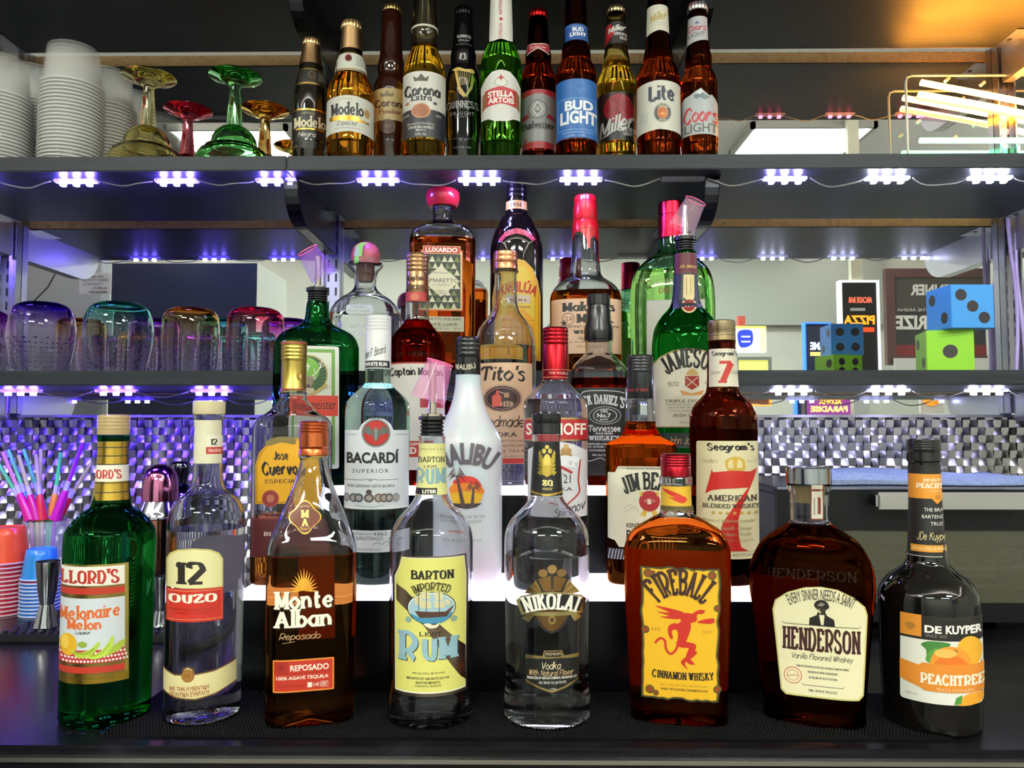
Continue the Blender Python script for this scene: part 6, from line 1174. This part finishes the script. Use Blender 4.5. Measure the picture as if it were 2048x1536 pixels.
jigger(92, 1.092, 'tall steel jigger in front of the blue cups, left of the green bottle', [(1122, 25.5), (1126, 25.5), (1180, 20), (1204, 15), (1208, 14.5), (1216, 17), (1240, 23), (1257, 27)])
jigger(322, 1.10, 'steel jigger half hidden between the green and the clear anise bottle', [(1152, 20), (1156, 20), (1200, 16), (1216, 13), (1220, 13), (1230, 16), (1246, 19), (1257, 21)])
v = Vase('cocktail_shaker', 'cocktail shaker with a pink copper dome lid behind the green melon bottle', 'shaker', 314, 1230, 1.285, 0, [(928, 8), (1230, 42)], group='cocktail shakers')
v.turned('dome_lid', [(928, 3), (929, 10), (932, 19), (938, 27), (948, 33), (962, 36.5), (985, 37.5), (1000, 37.5), (1001, 36)], 'Mc878a0')
v.turned('shoulder', [(1001, 37), (1006, 39), (1020, 46), (1030, 51), (1034, 51), (1036, 48)], 'Mb8b8c4')
o = v.conv([(1036, 47), (1060, 46), (1230, 37)]); o[0] = (o[0][0], 0)
b = MB(); b.lathe(o, 'M9a6a5a', n=44); b.build('body', v.root)
v = Vase('cocktail_shaker', 'dark chrome shaker standing behind the pink dome-lidded shaker', 'shaker', 354, 1220, 1.372, 0, [(922, 8), (1220, 36)], group='cocktail shakers')
v.turned('cap', [(922, 6), (923, 15), (927, 21), (933, 22.5), (948, 20), (952, 17), (966, 15.5), (968, 15)], 'M70727c')
o = v.conv([(968, 18), (975, 26), (986, 35), (1000, 40), (1220, 34)]); o[0] = (o[0][0], 0)
b = MB(); b.lathe(v.fine(o), 'M70727c', n=44); b.build('body', v.root)
# straws in a clear cup
Yc = 1.33
v = Vase('straw_cup', 'clear plastic cup full of straws at the left of the bar', 'cup', 88, 1215, Yc, 0, [(1040, 48), (1215, 36)])
o = v.conv([(1040, 48), (1043, 47), (1215, 36)]); o[0] = (o[0][0], 0); b = MB(); b.lathe([(.0005, .002)] + o + [(r - .0012, z) for r, z in o[::-1]][:-1] + [(o[0][0] - .0014, .003), (.0005, .003)], 'Te8e8f0/0.22', n=40, caps=False); b.build('cup_wall', v.root)
X0 = v.root.location.x
for i, (tx, ty, rx, c1, c2) in enumerate(((5, 903, 45, 'sd88aa0', 'sd81a80'), (-8, 918, 50, 's68e088', 's9a30b8'), (17, 900, 60, 's68e088', 's3080d8'), (37, 910, 66, 'sc8c080', 'sc8187c'), (47, 898, 100, 's60dc84', 's2878c8'), (82, 898, 70, 'sccc488', 'se0a880'), (72, 908, 82, 'sc8b898', 'sd8283c'),
                                         (122, 905, 112, 's50e07c', 'se08838'), (157, 908, 118, 'sd0b890', 'se07858'), (165, 888, 124, 'sa028c0', 'sc81aa0'), (183, 925, 126, 'sc8c084', 'sd02040'))):
    yy = Yc - .017 + .0034 * ((i * 4) % 11)
    tip, rim = at(tx, ty, yy + (yy - Yc) * .8), at(88 + (rx - 88) * .6, 1042, yy); bot = Vector((X0 + (rim.x - X0) * .5, Yc + (yy - Yc) * .8, .006))
    r0 = Vector((X0, yy, 0)); o = rim.copy(); nm = ('far left ', 'second ', 'third ', 'fourth ', 'fifth ', 'sixth ', 'seventh ', 'eighth ', 'ninth ', 'tenth ', 'eleventh ', 'twelfth ', 'lowest left ')[i]
    cw = {'sd88aa0': 'pink', 's68e088': 'green', 'sc8c080': 'yellow', 's60dc84': 'green', 'sccc488': 'yellow', 'sc8b898': 'tan', 's50e07c': 'green', 'sd0b890': 'tan', 'sa028c0': 'purple', 'sc8c084': 'pale yellow', 'sd080a8': 'rose', 's58d888': 'mint'}[c1]
    pw = {'sd81a80': 'magenta', 's9a30b8': 'purple', 's3080d8': 'blue', 'sc8187c': 'dark pink', 's2878c8': 'deep blue', 'se0a880': 'peach', 'sd8283c': 'red', 'se08838': 'orange', 'se07858': 'coral', 'sc81aa0': 'fuchsia', 'sd02040': 'crimson', 's3a88d8': 'sky blue', 's8870d0': 'lavender'}[c2]
    t = empty('drinking_straw', o, f'{cw} straw with a closed {pw} paper parasol in the clear cup', 'straw', 'parasol straws in the clear cup')
    m = MB(); m.tube([bot - o, Vector((0, 0, 0)), tip - o], .0031, c1, 10); m.build('straw', t)
    q = [(tip - o) * u for u in (.52, .40, .38, .2, .02)]
    m = MB(); m.tube(q[:2], [.0037, .0042], 'sc8c4e4', 10); m.build('collar', t)
    m = MB(); m.tube(q[1:], [.0044, .0052, .0076, .0098], c2, 10); m.build('paper_parasol', t)
